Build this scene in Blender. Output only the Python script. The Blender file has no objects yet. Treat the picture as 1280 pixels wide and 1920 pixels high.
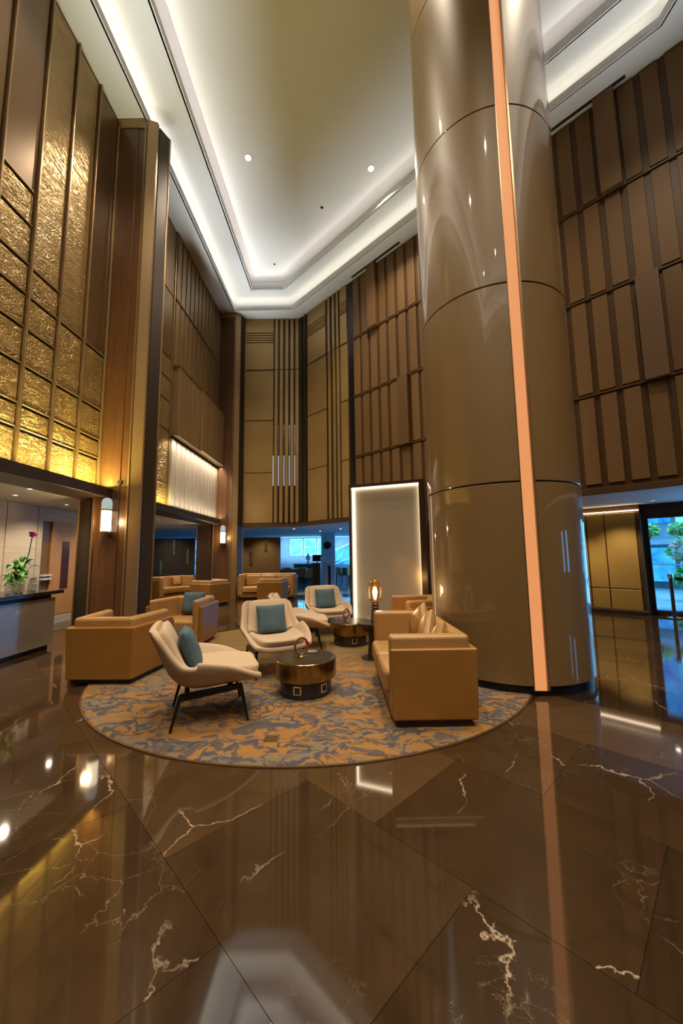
import bpy, math, random
from mathutils import Vector, Matrix
random.seed(7)
S = bpy.context.scene
COL = S.collection
R2 = math.sqrt(2.0)

# ------------------------------------------------------------------ camera
def make_camera():
    p, r, w = math.radians(6.415), math.radians(-0.766), math.radians(-0.516)
    f = Vector((math.sin(w) * math.cos(p), math.cos(w) * math.cos(p), math.sin(p)))
    x = Vector((math.cos(w), -math.sin(w), 0)); up = x.cross(f)
    x2 = math.cos(r) * x + math.sin(r) * up; u2 = -math.sin(r) * x + math.cos(r) * up
    cam = bpy.data.cameras.new('camera'); o = bpy.data.objects.new('camera', cam); COL.objects.link(o)
    cam.sensor_fit = 'VERTICAL'; cam.sensor_height = 36.0; cam.lens = 708.0 / 1920.0 * 36.0
    cam.clip_start = 0.05; cam.clip_end = 300
    m = Matrix((x2, u2, -f)).transposed().to_4x4(); m.translation = (0, 0, 1.5)
    o.matrix_world = m; S.camera = o
make_camera()

# ------------------------------------------------------------------ world, exposure
W = bpy.data.worlds.new('world'); S.world = W; W.use_nodes = True
bg = W.node_tree.nodes['Background']
bg.inputs['Color'].default_value = (0.12, 0.50, 1.0, 1); bg.inputs['Strength'].default_value = 4.6
S.view_settings.view_transform = 'Standard'; S.view_settings.look = 'None'
S.view_settings.exposure = 0.28; S.view_settings.gamma = 1.0; S.view_settings.use_curve_mapping = False
try:
    S.cycles.max_bounces = 10; S.cycles.sample_clamp_indirect = 4.0; S.cycles.caustics_reflective = False; S.cycles.caustics_refractive = False
except Exception: pass

def area(name, loc, sx, sy, power, color, rot=(0, 0, 0), spread=180):
    l = bpy.data.lights.new(name, 'AREA'); l.shape = 'RECTANGLE'; l.size = sx; l.size_y = sy; l.energy = power; l.color = color
    l.spread = math.radians(spread)
    o = bpy.data.objects.new(name, l); COL.objects.link(o); o.location = loc; o.rotation_euler = rot; return o
def spot(name, loc, power, color, angle=70, blend=0.6, target=None, radius=0.06):
    l = bpy.data.lights.new(name, 'SPOT'); l.energy = power; l.color = color; l.spot_size = math.radians(angle); l.spot_blend = blend; l.shadow_soft_size = radius
    o = bpy.data.objects.new(name, l); COL.objects.link(o); o.location = loc
    if target is not None: o.rotation_euler = (Vector(target) - Vector(loc)).to_track_quat('-Z', 'Y').to_euler()
    return o
def point(name, loc, power, color, radius=0.04):
    l = bpy.data.lights.new(name, 'POINT'); l.energy = power; l.color = color; l.shadow_soft_size = radius
    o = bpy.data.objects.new(name, l); COL.objects.link(o); o.location = loc; return o

WARM = (1.0, 0.80, 0.58); WARMW = (1.0, 0.83, 0.62)
# outlines of the hall seen from above: the walls, the outer lip of the ceiling recess, its inner lip
WALL = [(-4.77, -7.0), (-4.77, 14.0), (-1.67, 14.0), (6.6, 5.73), (6.6, -7.0)]
LIP1 = [(-4.10, -6.3), (-4.10, 13.43), (-1.93, 13.43), (5.73, 5.77), (5.73, -6.3)]
LIP2 = [(-3.28, -5.4), (-3.28, 12.83), (-2.17, 12.83), (5.10, 5.56), (5.10, -5.4)]
ZS, ZM, ZI = 10.8, 11.2, 11.72
def inset(poly, d):           # positive d shrinks (polygon runs clockwise seen from above)
    n = len(poly); out = []
    for i in range(n):
        a, b, c = Vector(poly[i - 1]), Vector(poly[i]), Vector(poly[(i + 1) % n])
        e1 = (b - a).normalized(); e2 = (c - b).normalized()
        n1 = Vector((e1.y, -e1.x)); n2 = Vector((e2.y, -e2.x))
        k = (n1 + n2) / (1 + n1.dot(n2)); q = b + k * d; out.append((q.x, q.y))
    return out
def cove_lights(poly, z, power_per_m, color, name, tilt=0.0, spread=180):
    n = len(poly)
    for i in range(n):
        a, b = Vector(poly[i]), Vector(poly[(i + 1) % n]); L = (b - a).length; m = (a + b) / 2
        e = (b - a).normalized(); d = Vector((e.y * math.sin(tilt), -e.x * math.sin(tilt), math.cos(tilt)))   # beam leans into the hall
        k = (0.5 if spread < 90 else 0.7) if i in (1, 2) else 1.0          # the short far sides meet in a corner and overlap
        o = area(name, (m.x, m.y, z), L * 0.98, 0.06, k * power_per_m * L, color, spread=spread)
        X = Vector((e.x, e.y, 0)); Z = -d; Y = Z.cross(X); mm = Matrix((X, Y, Z)).transposed().to_4x4(); mm.translation = (m.x, m.y, z); o.matrix_world = mm
cove_lights(inset(LIP1, -0.10), ZS + 0.16, 1.7, (1.0, 0.88, 0.70), 'cove_strip_light', math.radians(28))
cove_lights(inset(LIP2, -0.10), ZM + 0.19, 1.75, (1.0, 0.84, 0.72), 'cove_strip_light', math.radians(62))
# added narrow upward fill along the walls, without fittings, brightens the high soffit
cove_lights(inset(WALL, 0.22), 2.84, 3.0, (0.94, 0.97, 0.93), 'added_soffit_fill', math.radians(8), 26)
# the hall's ceiling downlights
DL = [(-2.37, 8.65), (0.83, 9.0), (-2.3, 4.2), (0.9, 4.6), (3.6, 3.8), (-2.3, -0.4), (0.9, -0.4), (3.6, -0.4), (-2.3, -4.2), (0.9, -4.2), (3.6, -4.2)]
for x, y in DL:
    spot('ceiling_beam', (x, y, ZI - 0.03), 700, WARMW, 112, 0.7, (x, y, 0), 0.07)
# gold uplight strips at the foot of the left relief wall and warm strip at the slats
area('relief_strip_light', (-4.46, 4.4, 2.84), 5.2, 0.05, 115, (1.0, 0.80, 0.28), (math.pi, 0, math.pi / 2))
area('relief_strip_light', (-4.50, 6.5, 2.84), 1.0, 0.05, 30, (1.0, 0.86, 0.20), (math.pi, 0, math.pi / 2))
area('slat_strip_light', (-4.50, 11.6, 2.84), 3.8, 0.05, 22, (1.0, 0.86, 0.66), (math.pi, 0, math.pi / 2))
area('slat_strip_light', (-4.52, 11.6, 4.74), 3.8, 0.05, 62, (1.0, 0.88, 0.72), (0, 0, math.pi / 2), 120)
area('slat_strip_light', (-4.58, 9.55, 2.84), 0.6, 0.05, 9, (1.0, 0.82, 0.25), (math.pi, 0, math.pi / 2))
# low zones around the hall
for x, y in [(-5.5, 4.6), (-5.23, 6.16), (-6.0, 6.76), (-6.04, 8.07), (-5.8, 9.9), (-5.8, 11.6), (-5.9, 13.2), (-7.0, 14.0)]:
    spot('ceiling_beam', (x, y, 2.60), 85, WARM, 140, 0.9, (x, y, 0), 0.05)  # the last beam is added without a fitting to brighten the left partition
for x, y in [(-4.6, 14.3), (-3.2, 14.35), (0.6, 14.4), (3.0, 12.2), (5.3, 9.6), (6.25, 8.75), (7.6, 6.5)]:
    spot('ceiling_beam', (x, y, 2.57), 95, WARM, 110, 0.7, (x, y, 0), 0.05)  # the beam before the brown partition is added to brighten it
# daylight entering by the lounge and entrance glazing
area('daylight_window', (-1.5, 23.4, 1.8), 6.0, 1.4, 280, (0.14, 0.50, 1.0), (math.radians(90), 0, 0))
area('daylight_window', (4.7, 17.5, 1.5), 8.0, 2.2, 110, (0.12, 0.48, 1.0), (math.radians(90), 0, math.radians(90)))
area('daylight_window', (8.35, 8.25, 1.25), 1.8, 2.2, 38, (0.16, 0.52, 1.0), (math.radians(90), 0, math.radians(135)))

# ------------------------------------------------------------------ materials
MATS = {}
class NT:
    def __init__(s, name):
        s.m = bpy.data.materials.new(name); s.m.use_nodes = True; s.t = s.m.node_tree; s.n = s.t.nodes
        s.b = s.n['Principled BSDF']; s.out = s.n['Material Output']; MATS[name] = s.m
    def node(s, typ, **kw):
        n = s.n.new(typ)
        for k, v in kw.items():
            if k in n.inputs: 
                if hasattr(v, 'is_linked') or hasattr(v, 'links'): s.t.links.new(v, n.inputs[k])
                else: n.inputs[k].default_value = v
            else: setattr(n, k, v)
        return n
    def link(s, a, b): s.t.links.new(a, b)
    def ramp(s, fac, stops, interp='LINEAR'):
        n = s.n.new('ShaderNodeValToRGB'); n.color_ramp.interpolation = interp
        e = n.color_ramp.elements
        while len(e) < len(stops): e.new(0.5)
        for i, (p, c) in enumerate(stops): e[i].position = p; e[i].color = (c if len(c) == 4 else tuple(c) + (1,)) if not isinstance(c, (int, float)) else (c, c, c, 1)
        s.link(fac, n.inputs[0]); return n.outputs[0]
    def coords(s, scale=(1, 1, 1), rand=False, space='Object'):
        tc = s.n.new('ShaderNodeTexCoord'); mp = s.n.new('ShaderNodeMapping'); s.link(tc.outputs[space], mp.inputs[0]); mp.inputs['Scale'].default_value = scale
        if rand:
            oi = s.n.new('ShaderNodeObjectInfo'); mu = s.n.new('ShaderNodeVectorMath'); mu.operation = 'MULTIPLY'
            cx = s.n.new('ShaderNodeCombineXYZ')
            for i in range(3): s.link(oi.outputs['Random'], cx.inputs[i])
            s.link(cx.outputs[0], mu.inputs[0]); mu.inputs[1].default_value = (37.0, 91.0, 53.0); s.link(mu.outputs[0], mp.inputs['Location']); s.oi = oi
        return mp.outputs[0]
    def noise(s, vec, scale, detail=4, rough=0.5, dist=0.0):
        n = s.n.new('ShaderNodeTexNoise'); s.link(vec, n.inputs['Vector']); n.inputs['Scale'].default_value = scale; n.inputs['Detail'].default_value = detail
        n.inputs['Roughness'].default_value = rough; n.inputs['Distortion'].default_value = dist; return n.outputs['Fac']
    def mix(s, fac, a, b, mode='MIX'):
        n = s.n.new('ShaderNodeMix'); n.data_type = 'RGBA'; n.blend_type = mode
        for k, v in ((0, fac), (6, a), (7, b)):
            if hasattr(v, 'links'): s.link(v, n.inputs[k])
            elif isinstance(v, (int, float)): n.inputs[k].default_value = v if k == 0 else (v, v, v, 1)
            else: n.inputs[k].default_value = tuple(v) + (1,) if len(v) == 3 else v
        return n.outputs[2]
    def math(s, op, a, b=0.0):
        n = s.n.new('ShaderNodeMath'); n.operation = op
        for k, v in ((0, a), (1, b)):
            if hasattr(v, 'links'): s.link(v, n.inputs[k])
            else: n.inputs[k].default_value = v
        return n.outputs[0]
    def bump(s, h, strength, dist=0.02):
        n = s.n.new('ShaderNodeBump'); s.link(h, n.inputs['Height']); n.inputs['Strength'].default_value = strength; n.inputs['Distance'].default_value = dist
        s.link(n.outputs[0], s.b.inputs['Normal'])
    def set(s, color=None, rough=None, metal=None, spec=None, coat=None, coat_rough=None, trans=None, ior=None):
        for k, v in (('Base Color', color), ('Roughness', rough), ('Metallic', metal), ('Specular IOR Level', spec), ('Coat Weight', coat), ('Coat Roughness', coat_rough), ('Transmission Weight', trans), ('IOR', ior)):
            if v is None: continue
            if hasattr(v, 'links'): s.link(v, s.b.inputs[k])
            elif k == 'Base Color': s.b.inputs[k].default_value = tuple(v) + (1,)
            else: s.b.inputs[k].default_value = v

def simple(name, c1, c2=None, scale=6, rough=0.5, metal=0.0, bump=0.0, bscale=None, stretch=(1, 1, 1), coat=None, spec=None, rand=True, detail=4):
    t = NT(name); v = t.coords(stretch, rand)
    n = t.noise(v, scale, detail)
    c2 = c2 or tuple(x * 0.8 for x in c1)
    t.set(color=t.ramp(n, [(0.3, c1), (0.7, c2)]), rough=rough, metal=metal, coat=coat, spec=spec)
    if bump: t.bump(t.noise(v, bscale or scale * 4, 3), bump, 0.01)
    return t.m
def emis(name, color, strength):
    t = NT(name); t.set(color=(0, 0, 0), rough=0.6); t.b.inputs['Emission Color'].default_value = tuple(color) + (1,); t.b.inputs['Emission Strength'].default_value = strength; return t.m
def glass(name, color=(1, 1, 1), rough=0.0, mixfac=0.75):
    t = NT(name); tr = t.n.new('ShaderNodeBsdfTransparent'); tr.inputs[0].default_value = tuple(color) + (1,)
    gl = t.n.new('ShaderNodeBsdfGlossy'); gl.inputs['Roughness'].default_value = rough; gl.inputs['Color'].default_value = (0.9, 0.95, 1, 1)
    fr = t.n.new('ShaderNodeFresnel'); fr.inputs[0].default_value = 1.45
    mx = t.n.new('ShaderNodeMixShader'); fm = t.math('MULTIPLY', fr.outputs[0], 0.55); t.link(fm, mx.inputs[0]); t.link(tr.outputs[0], mx.inputs[1]); t.link(gl.outputs[0], mx.inputs[2]); t.link(mx.outputs[0], t.out.inputs[0]); return t.m

def marble(name, base_a, base_b, vein, rough=0.07, scale=1.0, rnd=0.35, veinw=0.012, ior=1.5):
    t = NT(name); v = t.coords((scale,) * 3, True)
    w1 = t.noise(v, 1.3, 6, 0.6, 0.6); clouds = t.noise(v, 2.6, 8, 0.65, 1.0)
    col = t.mix(clouds, base_a, base_b)
    # per tile tone
    br = t.math('ADD', t.math('MULTIPLY', t.oi.outputs['Random'], rnd), 1.0 - rnd * 0.5)
    hs = t.n.new('ShaderNodeHueSaturation'); t.link(col, hs.inputs['Color']); t.link(br, hs.inputs['Value']); col = hs.outputs[0]
    # veins: thin ridges of a warped noise, cut by a second noise
    wn = t.n.new('ShaderNodeTexNoise'); t.link(v, wn.inputs['Vector']); wn.inputs['Scale'].default_value = 2.6; wn.inputs['Detail'].default_value = 6; wn.inputs['Roughness'].default_value = 0.62
    wm = t.n.new('ShaderNodeMix'); wm.data_type = 'RGBA'; wm.blend_type = 'LINEAR_LIGHT'; wm.inputs[0].default_value = 0.16; t.link(v, wm.inputs[6]); t.link(wn.outputs['Color'], wm.inputs[7])
    def crack(scale, width, lo, hi, cs):
        vo = t.n.new('ShaderNodeTexVoronoi'); vo.feature = 'DISTANCE_TO_EDGE'; t.link(wm.outputs[2], vo.inputs['Vector']); vo.inputs['Scale'].default_value = scale
        line = t.ramp(vo.outputs['Distance'], [(0.0, 1.0), (width * 0.4, 0.6), (width, 0.0)])
        return t.math('MULTIPLY', line, t.ramp(t.noise(v, cs, 3), [(lo, 0.0), (hi, 1.0)]))
    f1 = t.math('MAXIMUM', crack(1.15, veinw, 0.50, 0.62, 1.9), t.math('MULTIPLY', crack(3.6, veinw * 1.6, 0.54, 0.70, 1.1), 0.35))
    d2 = t.math('ABSOLUTE', t.math('SUBTRACT', t.noise(v, 2.3, 6, 0.6, 2.2), 0.5))
    m2 = t.ramp(d2, [(0.0, 0.4), (veinw * 0.9, 0.0)]); cut2 = t.ramp(t.noise(v, 0.9, 2), [(0.60, 0.0), (0.72, 1.0)])
    f = t.math('MAXIMUM', f1, t.math('MULTIPLY', m2, cut2))
    t.set(color=t.mix(f, col, vein), rough=rough, spec=0.5, ior=ior)
    return t.m
M_floor = marble('brown_marble', (0.027, 0.014, 0.006), (0.076, 0.043, 0.019), (0.46, 0.36, 0.25), 0.05, rnd=0.95, veinw=0.0058, ior=2.0)
M_desk = marble('grey_brown_marble', (0.20, 0.165, 0.13), (0.28, 0.23, 0.18), (0.6, 0.52, 0.42), 0.08, 0.7, 0.1)
M_joint = simple('floor_joint', (0.012, 0.008, 0.006), rough=0.3)
M_stone = None
def stone_wall():
    t = NT('cream_stone'); v = t.coords((0.5, 0.5, 6.0), True)
    n = t.noise(v, 2.0, 8, 0.6, 0.5); t.set(color=t.ramp(n, [(0.3, (0.50, 0.42, 0.30)), (0.7, (0.66, 0.58, 0.44))]), rough=0.45); return t.m
M_stone = stone_wall()
def wood(name, a, b, rough=0.3, stretch=(9, 9, 0.5), coat=0.3):
    t = NT(name); v = t.coords(stretch, True); n = t.noise(v, 2.2, 8, 0.62, 1.2)
    t.set(color=t.ramp(n, [(0.28, a), (0.72, b)]), rough=rough, coat=coat, coat_rough=0.15); t.bump(n, 0.05, 0.004); return t.m
M_wood = wood('walnut', (0.075, 0.030, 0.011), (0.130, 0.056, 0.021), 0.32)
M_darkwood = wood('dark_walnut', (0.030, 0.016, 0.009), (0.055, 0.030, 0.016), 0.3)
M_door = wood('honey_wood', (0.52, 0.25, 0.065), (0.62, 0.32, 0.10), 0.4)
M_darkbronze = simple('dark_bronze', (0.035, 0.021, 0.011), (0.055, 0.034, 0.018), 1.5, 0.45, 0.3, stretch=(1, 1, 0.1))
M_bronze = simple('satin_bronze', (0.24, 0.150, 0.060), (0.31, 0.195, 0.088), 1.2, 0.38, 0.35, stretch=(1, 1, 0.25))
M_bronzetrim = simple('bronze_trim', (0.30, 0.20, 0.10), (0.38, 0.26, 0.14), 2.0, 0.30, 0.7)
M_backpanel = simple('aged_bronze_panel', (0.36, 0.228, 0.078), (0.45, 0.295, 0.110), 0.8, 0.40, 0.3)
M_frame = simple('brown_frame', (0.075, 0.037, 0.011), (0.098, 0.050, 0.016), 1.2, 0.45, 0.0, stretch=(1, 1, 0.2), spec=0.3)
M_rpanel = simple('taupe_wall_panel', (0.165, 0.090, 0.032), (0.205, 0.115, 0.046), 0.9, 0.5, 0.0, 0.06, 60, (1, 1, 0.25), spec=0.25)
M_rpanel2 = simple('walnut_wall_panel', (0.12, 0.058, 0.016), (0.15, 0.075, 0.022), 0.9, 0.5, 0.0, stretch=(1, 1, 0.25))
M_slat = simple('champagne_slat', (0.36, 0.24, 0.115), (0.43, 0.295, 0.15), 1.0, 0.33, 0.5, stretch=(1, 1, 0.2))
M_slatsilver = simple('silver_slat', (0.56, 0.48, 0.37), (0.64, 0.56, 0.45), 1.0, 0.28, 0.5, stretch=(1, 1, 0.2))
def relief(name, amt, streak):
    t = NT(name); v = t.coords((1, 1, 1), True)
    vo = t.n.new('ShaderNodeTexVoronoi'); t.link(v, vo.inputs['Vector']); vo.inputs['Scale'].default_value = 24.0
    big = t.noise(t.coords((1.0, 1.0, 2.5), True), 3.0, 4, 0.6, 1.5)
    lines = t.math('ABSOLUTE', t.math('SUBTRACT', t.noise(t.coords((streak, streak, 5), True), 1.6, 2, 0.5, 2.0), 0.5))
    ln = t.ramp(lines, [(0.0, 0.0), (0.05, 1.0)])
    hgt = t.math('ADD', t.math('ADD', t.math('MULTIPLY', t.ramp(vo.outputs['Distance'], [(0.15, 0.0), (0.35, 1.0)]), 0.5), t.math('MULTIPLY', big, 1.2)), t.math('MULTIPLY', ln, 0.8))
    t.set(color=t.ramp(big, [(0.3, (0.32, 0.205, 0.075)), (0.7, (0.45, 0.305, 0.125))]), rough=0.28, metal=0.65); t.bump(hgt, amt, 0.03); return t.m
M_relief = relief('embossed_bronze', 0.6, 2); M_reliefsoft = relief('soft_embossed_bronze', 0.25, 1)
M_reliefplain = simple('plain_bronze_panel', (0.165, 0.092, 0.038), (0.23, 0.14, 0.062), 0.9, 0.28, 0.4, stretch=(1, 1, 0.3))
M_ceil = simple('ceiling_paint', (0.76, 0.79, 0.82), (0.78, 0.81, 0.84), 1, 0.8)
M_white = simple('white_plastic', (0.8, 0.8, 0.78), rough=0.4)
M_black = simple('black_metal', (0.010, 0.009, 0.009), (0.016, 0.014, 0.013), 4, 0.35, 0.4)
M_blackstone = simple('black_stone', (0.012, 0.013, 0.014), (0.022, 0.023, 0.025), 3, 0.12)
M_chrome = simple('polished_steel', (0.80, 0.80, 0.82), (0.7, 0.7, 0.72), 2, 0.10, 1.0)
M_brass = simple('brass', (0.55, 0.36, 0.11), (0.62, 0.42, 0.15), 4, 0.22, 0.95)
def brushed():
    t = NT('brushed_antique_brass'); v = t.coords((1, 1, 1), False)
    n = t.noise(t.coords((14, 14, 0.4), False), 3, 5, 0.7); t.set(color=t.ramp(n, [(0.25, (0.17, 0.105, 0.034)), (0.75, (0.40, 0.27, 0.095))]), rough=0.22, metal=0.95); return t.m
M_drum = brushed()
M_drumtop = simple('dark_antique_brass', (0.09, 0.068, 0.038), (0.14, 0.105, 0.06), 5, 0.30, 0.8)
def lacquer():
    t = NT('champagne_lacquer'); v = t.coords((1, 1, 0.15), False); n = t.noise(v, 1.5, 3)
    t.set(color=t.ramp(n, [(0.3, (0.20, 0.122, 0.042)), (0.7, (0.225, 0.140, 0.050))]), rough=0.45, metal=0.0, coat=1.0, coat_rough=0.03)
    t.bump(t.noise(t.coords((1, 1, 0.35), False), 1.1, 1), 0.05, 0.03); return t.m
M_lacquer = lacquer()
def leather(name, a, b, rough=0.36):
    t = NT(name); v = t.coords((1, 1, 1), True); n = t.noise(v, 3, 4); t.set(color=t.ramp(n, [(0.3, a), (0.7, b)]), rough=rough, spec=0.5)
    vo = t.n.new('ShaderNodeTexVoronoi'); t.link(v, vo.inputs['Vector']); vo.inputs['Scale'].default_value = 160; t.bump(vo.outputs['Distance'], 0.06, 0.002); return t.m
M_leather = leather('camel_leather', (0.27, 0.120, 0.019), (0.33, 0.155, 0.030))
M_leatherlight = leather('tan_leather_cushion', (0.37, 0.195, 0.060), (0.43, 0.240, 0.085), 0.38)
M_boucle = simple('cream_boucle', (0.60, 0.455, 0.31), (0.52, 0.39, 0.26), 60, 0.9, 0, 0.4, 220)
M_blue = simple('slate_blue_fabric', (0.050, 0.095, 0.125), (0.075, 0.130, 0.165), 8, 0.85, 0, 0.25, 300)
M_ring = wood('ring_wood', (0.16, 0.055, 0.025), (0.26, 0.10, 0.05), 0.35, (4, 4, 4))
M_red = simple('red_lacquer', (0.35, 0.03, 0.02), rough=0.4)
M_plinth = simple('dark_plinth', (0.020, 0.012, 0.008), rough=0.4)
def rug():
    t = NT('patterned_carpet'); v = t.coords((1, 1, 1), False)
    wob = t.n.new('ShaderNodeTexNoise'); t.link(v, wob.inputs['Vector']); wob.inputs['Scale'].default_value = 3.4; wob.inputs['Detail'].default_value = 3
    mx = t.n.new('ShaderNodeMix'); mx.data_type = 'RGBA'; mx.blend_type = 'LINEAR_LIGHT'; mx.inputs[0].default_value = 0.22; t.link(v, mx.inputs[6]); t.link(wob.outputs['Color'], mx.inputs[7]); q = mx.outputs[2]
    mp = t.n.new('ShaderNodeMapping'); t.link(q, mp.inputs[0]); mp.inputs['Scale'].default_value = (1.45, 2.7, 1.0); q = mp.outputs[0]
    gold = t.ramp(t.noise(q, 1.7, 3, 0.55), [(0.42, 0.0), (0.50, 1.0)])
    base = t.mix(gold, (0.235, 0.175, 0.110), (0.36, 0.180, 0.052))
    d = t.math('ABSOLUTE', t.math('SUBTRACT', t.noise(q, 2.9, 3, 0.5, 0.7), 0.5)); ln = t.ramp(d, [(0.030, 1.0), (0.055, 0.0)])
    cut = t.ramp(t.noise(q, 1.2, 2), [(0.38, 0.0), (0.46, 1.0)])
    blot = t.ramp(t.noise(q, 3.4, 3, 0.5, 0.4), [(0.55, 0.0), (0.59, 1.0)])
    # the blue figures thin out towards the far side of the carpet
    sep = t.n.new('ShaderNodeSeparateXYZ'); t.link(v, sep.inputs[0]); fade = t.ramp(t.math('ADD', t.math('MULTIPLY', sep.outputs[1], 0.18), 0.5), [(0.25, 1.0), (0.62, 0.12)])
    f = t.math('MULTIPLY', t.math('MAXIMUM', t.math('MULTIPLY', ln, cut), t.math('MULTIPLY', blot, 0.85)), fade)
    far = t.ramp(t.math('ADD', t.math('MULTIPLY', sep.outputs[1], 0.18), 0.5), [(0.35, 0.0), (0.6, 1.0)])
    base = t.mix(t.math('MULTIPLY', far, 0.8), base, (0.27, 0.18, 0.055))
    c = t.mix(f, base, (0.085, 0.085, 0.098))
    fine = t.noise(v, 110, 2); c = t.mix(0.30, c, t.mix(fine, c, (0.02, 0.02, 0.02)), 'MIX')
    t.set(color=c, rough=0.95, spec=0.1); t.bump(t.noise(v, 160, 2), 0.4, 0.01); return t.m
M_rug = rug()
M_led = emis('column_led', (1.0, 0.38, 0.135), 0.66)
M_cove_led = emis('warm_led', (1.0, 0.80, 0.55), 6.0)
M_bulb = emis('bulb_glow', (1.0, 0.62, 0.22), 22.0)
M_inlayglow = emis('cool_inlay_glow', (0.75, 0.86, 1.0), 0.42)  # emission for the bright lines painted on the back-wall inlays
M_dl = emis('downlight_lens', (1.0, 0.90, 0.75), 14.0)
M_sconce = emis('sconce_glow', (1.0, 0.86, 0.60), 2.6)
M_frost = emis('sconce_frosted_glass', (0.62, 0.70, 0.66), 0.55)
M_glass = glass('clear_glass'); M_amber = glass('amber_glass', (1.0, 0.82, 0.58))
M_winblue = None
def window_sky(name, a, b, strength):
    t = NT(name); v = t.coords((1, 1, 1), True); n = t.noise(v, 2.2, 4, 0.6, 0.6); t.set(color=(0, 0, 0), rough=0.05)
    t.link(t.ramp(n, [(0.35, a), (0.68, b)]), t.b.inputs['Emission Color']); t.b.inputs['Emission Strength'].default_value = strength; return t.m
M_winblue = window_sky('daylit_blue_pane', (0.01, 0.16, 0.75), (0.04, 0.45, 1.0), 1.35)
M_wincyan = window_sky('daylit_cyan_pane', (0.02, 0.45, 0.75), (0.25, 0.95, 1.0), 1.3)
def meshscreen():
    t = NT('woven_metal_mesh'); v = t.coords((1, 1, 1), False)
    br = t.n.new('ShaderNodeTexBrick'); mp = t.n.new('ShaderNodeMapping'); t.link(v, mp.inputs[0]); mp.inputs['Rotation'].default_value = (math.pi / 2, 0, 0); t.link(mp.outputs[0], br.inputs['Vector'])
    br.inputs['Scale'].default_value = 22; br.inputs['Mortar Size'].default_value = 0.03
    t.set(color=(0.58, 0.53, 0.43), rough=0.22, metal=0.4); t.bump(br.outputs['Fac'], 0.15, 0.004)
    return t.m
M_mesh = meshscreen()
M_leaf = simple('green_leaf', (0.05, 0.30, 0.025), (0.12, 0.48, 0.05), 5, 0.45)
M_leafdark = simple('dark_leaf', (0.02, 0.10, 0.015), (0.03, 0.16, 0.02), 5, 0.4)
M_petal = simple('magenta_petal', (0.62, 0.05, 0.45), (0.75, 0.12, 0.58), 8, 0.5)
def crystal():
    t = NT('cut_crystal'); tr = t.n.new('ShaderNodeBsdfTransparent'); tr.inputs[0].default_value = (0.93, 0.95, 0.93, 1)
    v = t.coords((1, 1, 1), True); vo = t.n.new('ShaderNodeTexVoronoi'); t.link(v, vo.inputs['Vector']); vo.inputs['Scale'].default_value = 34
    t.set(color=(0.85, 0.87, 0.83), rough=0.05, metal=0.6); t.bump(vo.outputs['Distance'], 0.8, 0.02)
    mx = t.n.new('ShaderNodeMixShader'); mx.inputs[0].default_value = 0.5; t.link(tr.outputs[0], mx.inputs[1]); t.link(t.b.outputs[0], mx.inputs[2]); t.link(mx.outputs[0], t.out.inputs[0]); return t.m
M_crystal = crystal()
M_tablecloth = simple('white_cloth', (0.6, 0.64, 0.7), rough=0.7)
M_bluecol = simple('pale_plaster', (0.52, 0.56, 0.62), rough=0.6)
M_lounge = simple('lounge_wall', (0.13, 0.09, 0.09), (0.17, 0.12, 0.11), 2, 0.5)
M_loungefloor = simple('lounge_floor', (0.16, 0.17, 0.19), (0.32, 0.34, 0.36), 1.2, 0.12, stretch=(0.5, 4, 1))
M_goldpanel = simple('gold_wood_panel', (0.38, 0.235, 0.055), (0.46, 0.30, 0.08), 1.0, 0.4, 0.15, stretch=(1, 1, 0.2))
M_pave = simple('street_paving', (0.45, 0.45, 0.45), (0.3, 0.3, 0.3), 2, 0.7)
M_facade = simple('street_facade', (0.30, 0.36, 0.40), (0.10, 0.14, 0.18), 1.5, 0.5)
M_pinkflower = simple('coral_blossom', (0.95, 0.22, 0.20), (0.95, 0.62, 0.5), 9, 0.6)
M_yellowbush = simple('yellow_green_foliage', (0.75, 0.60, 0.15), (0.30, 0.52, 0.12), 9, 0.6)
M_bulbglasswire = simple('seat_dark_fabric', (0.10, 0.075, 0.05), rough=0.8)

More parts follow.
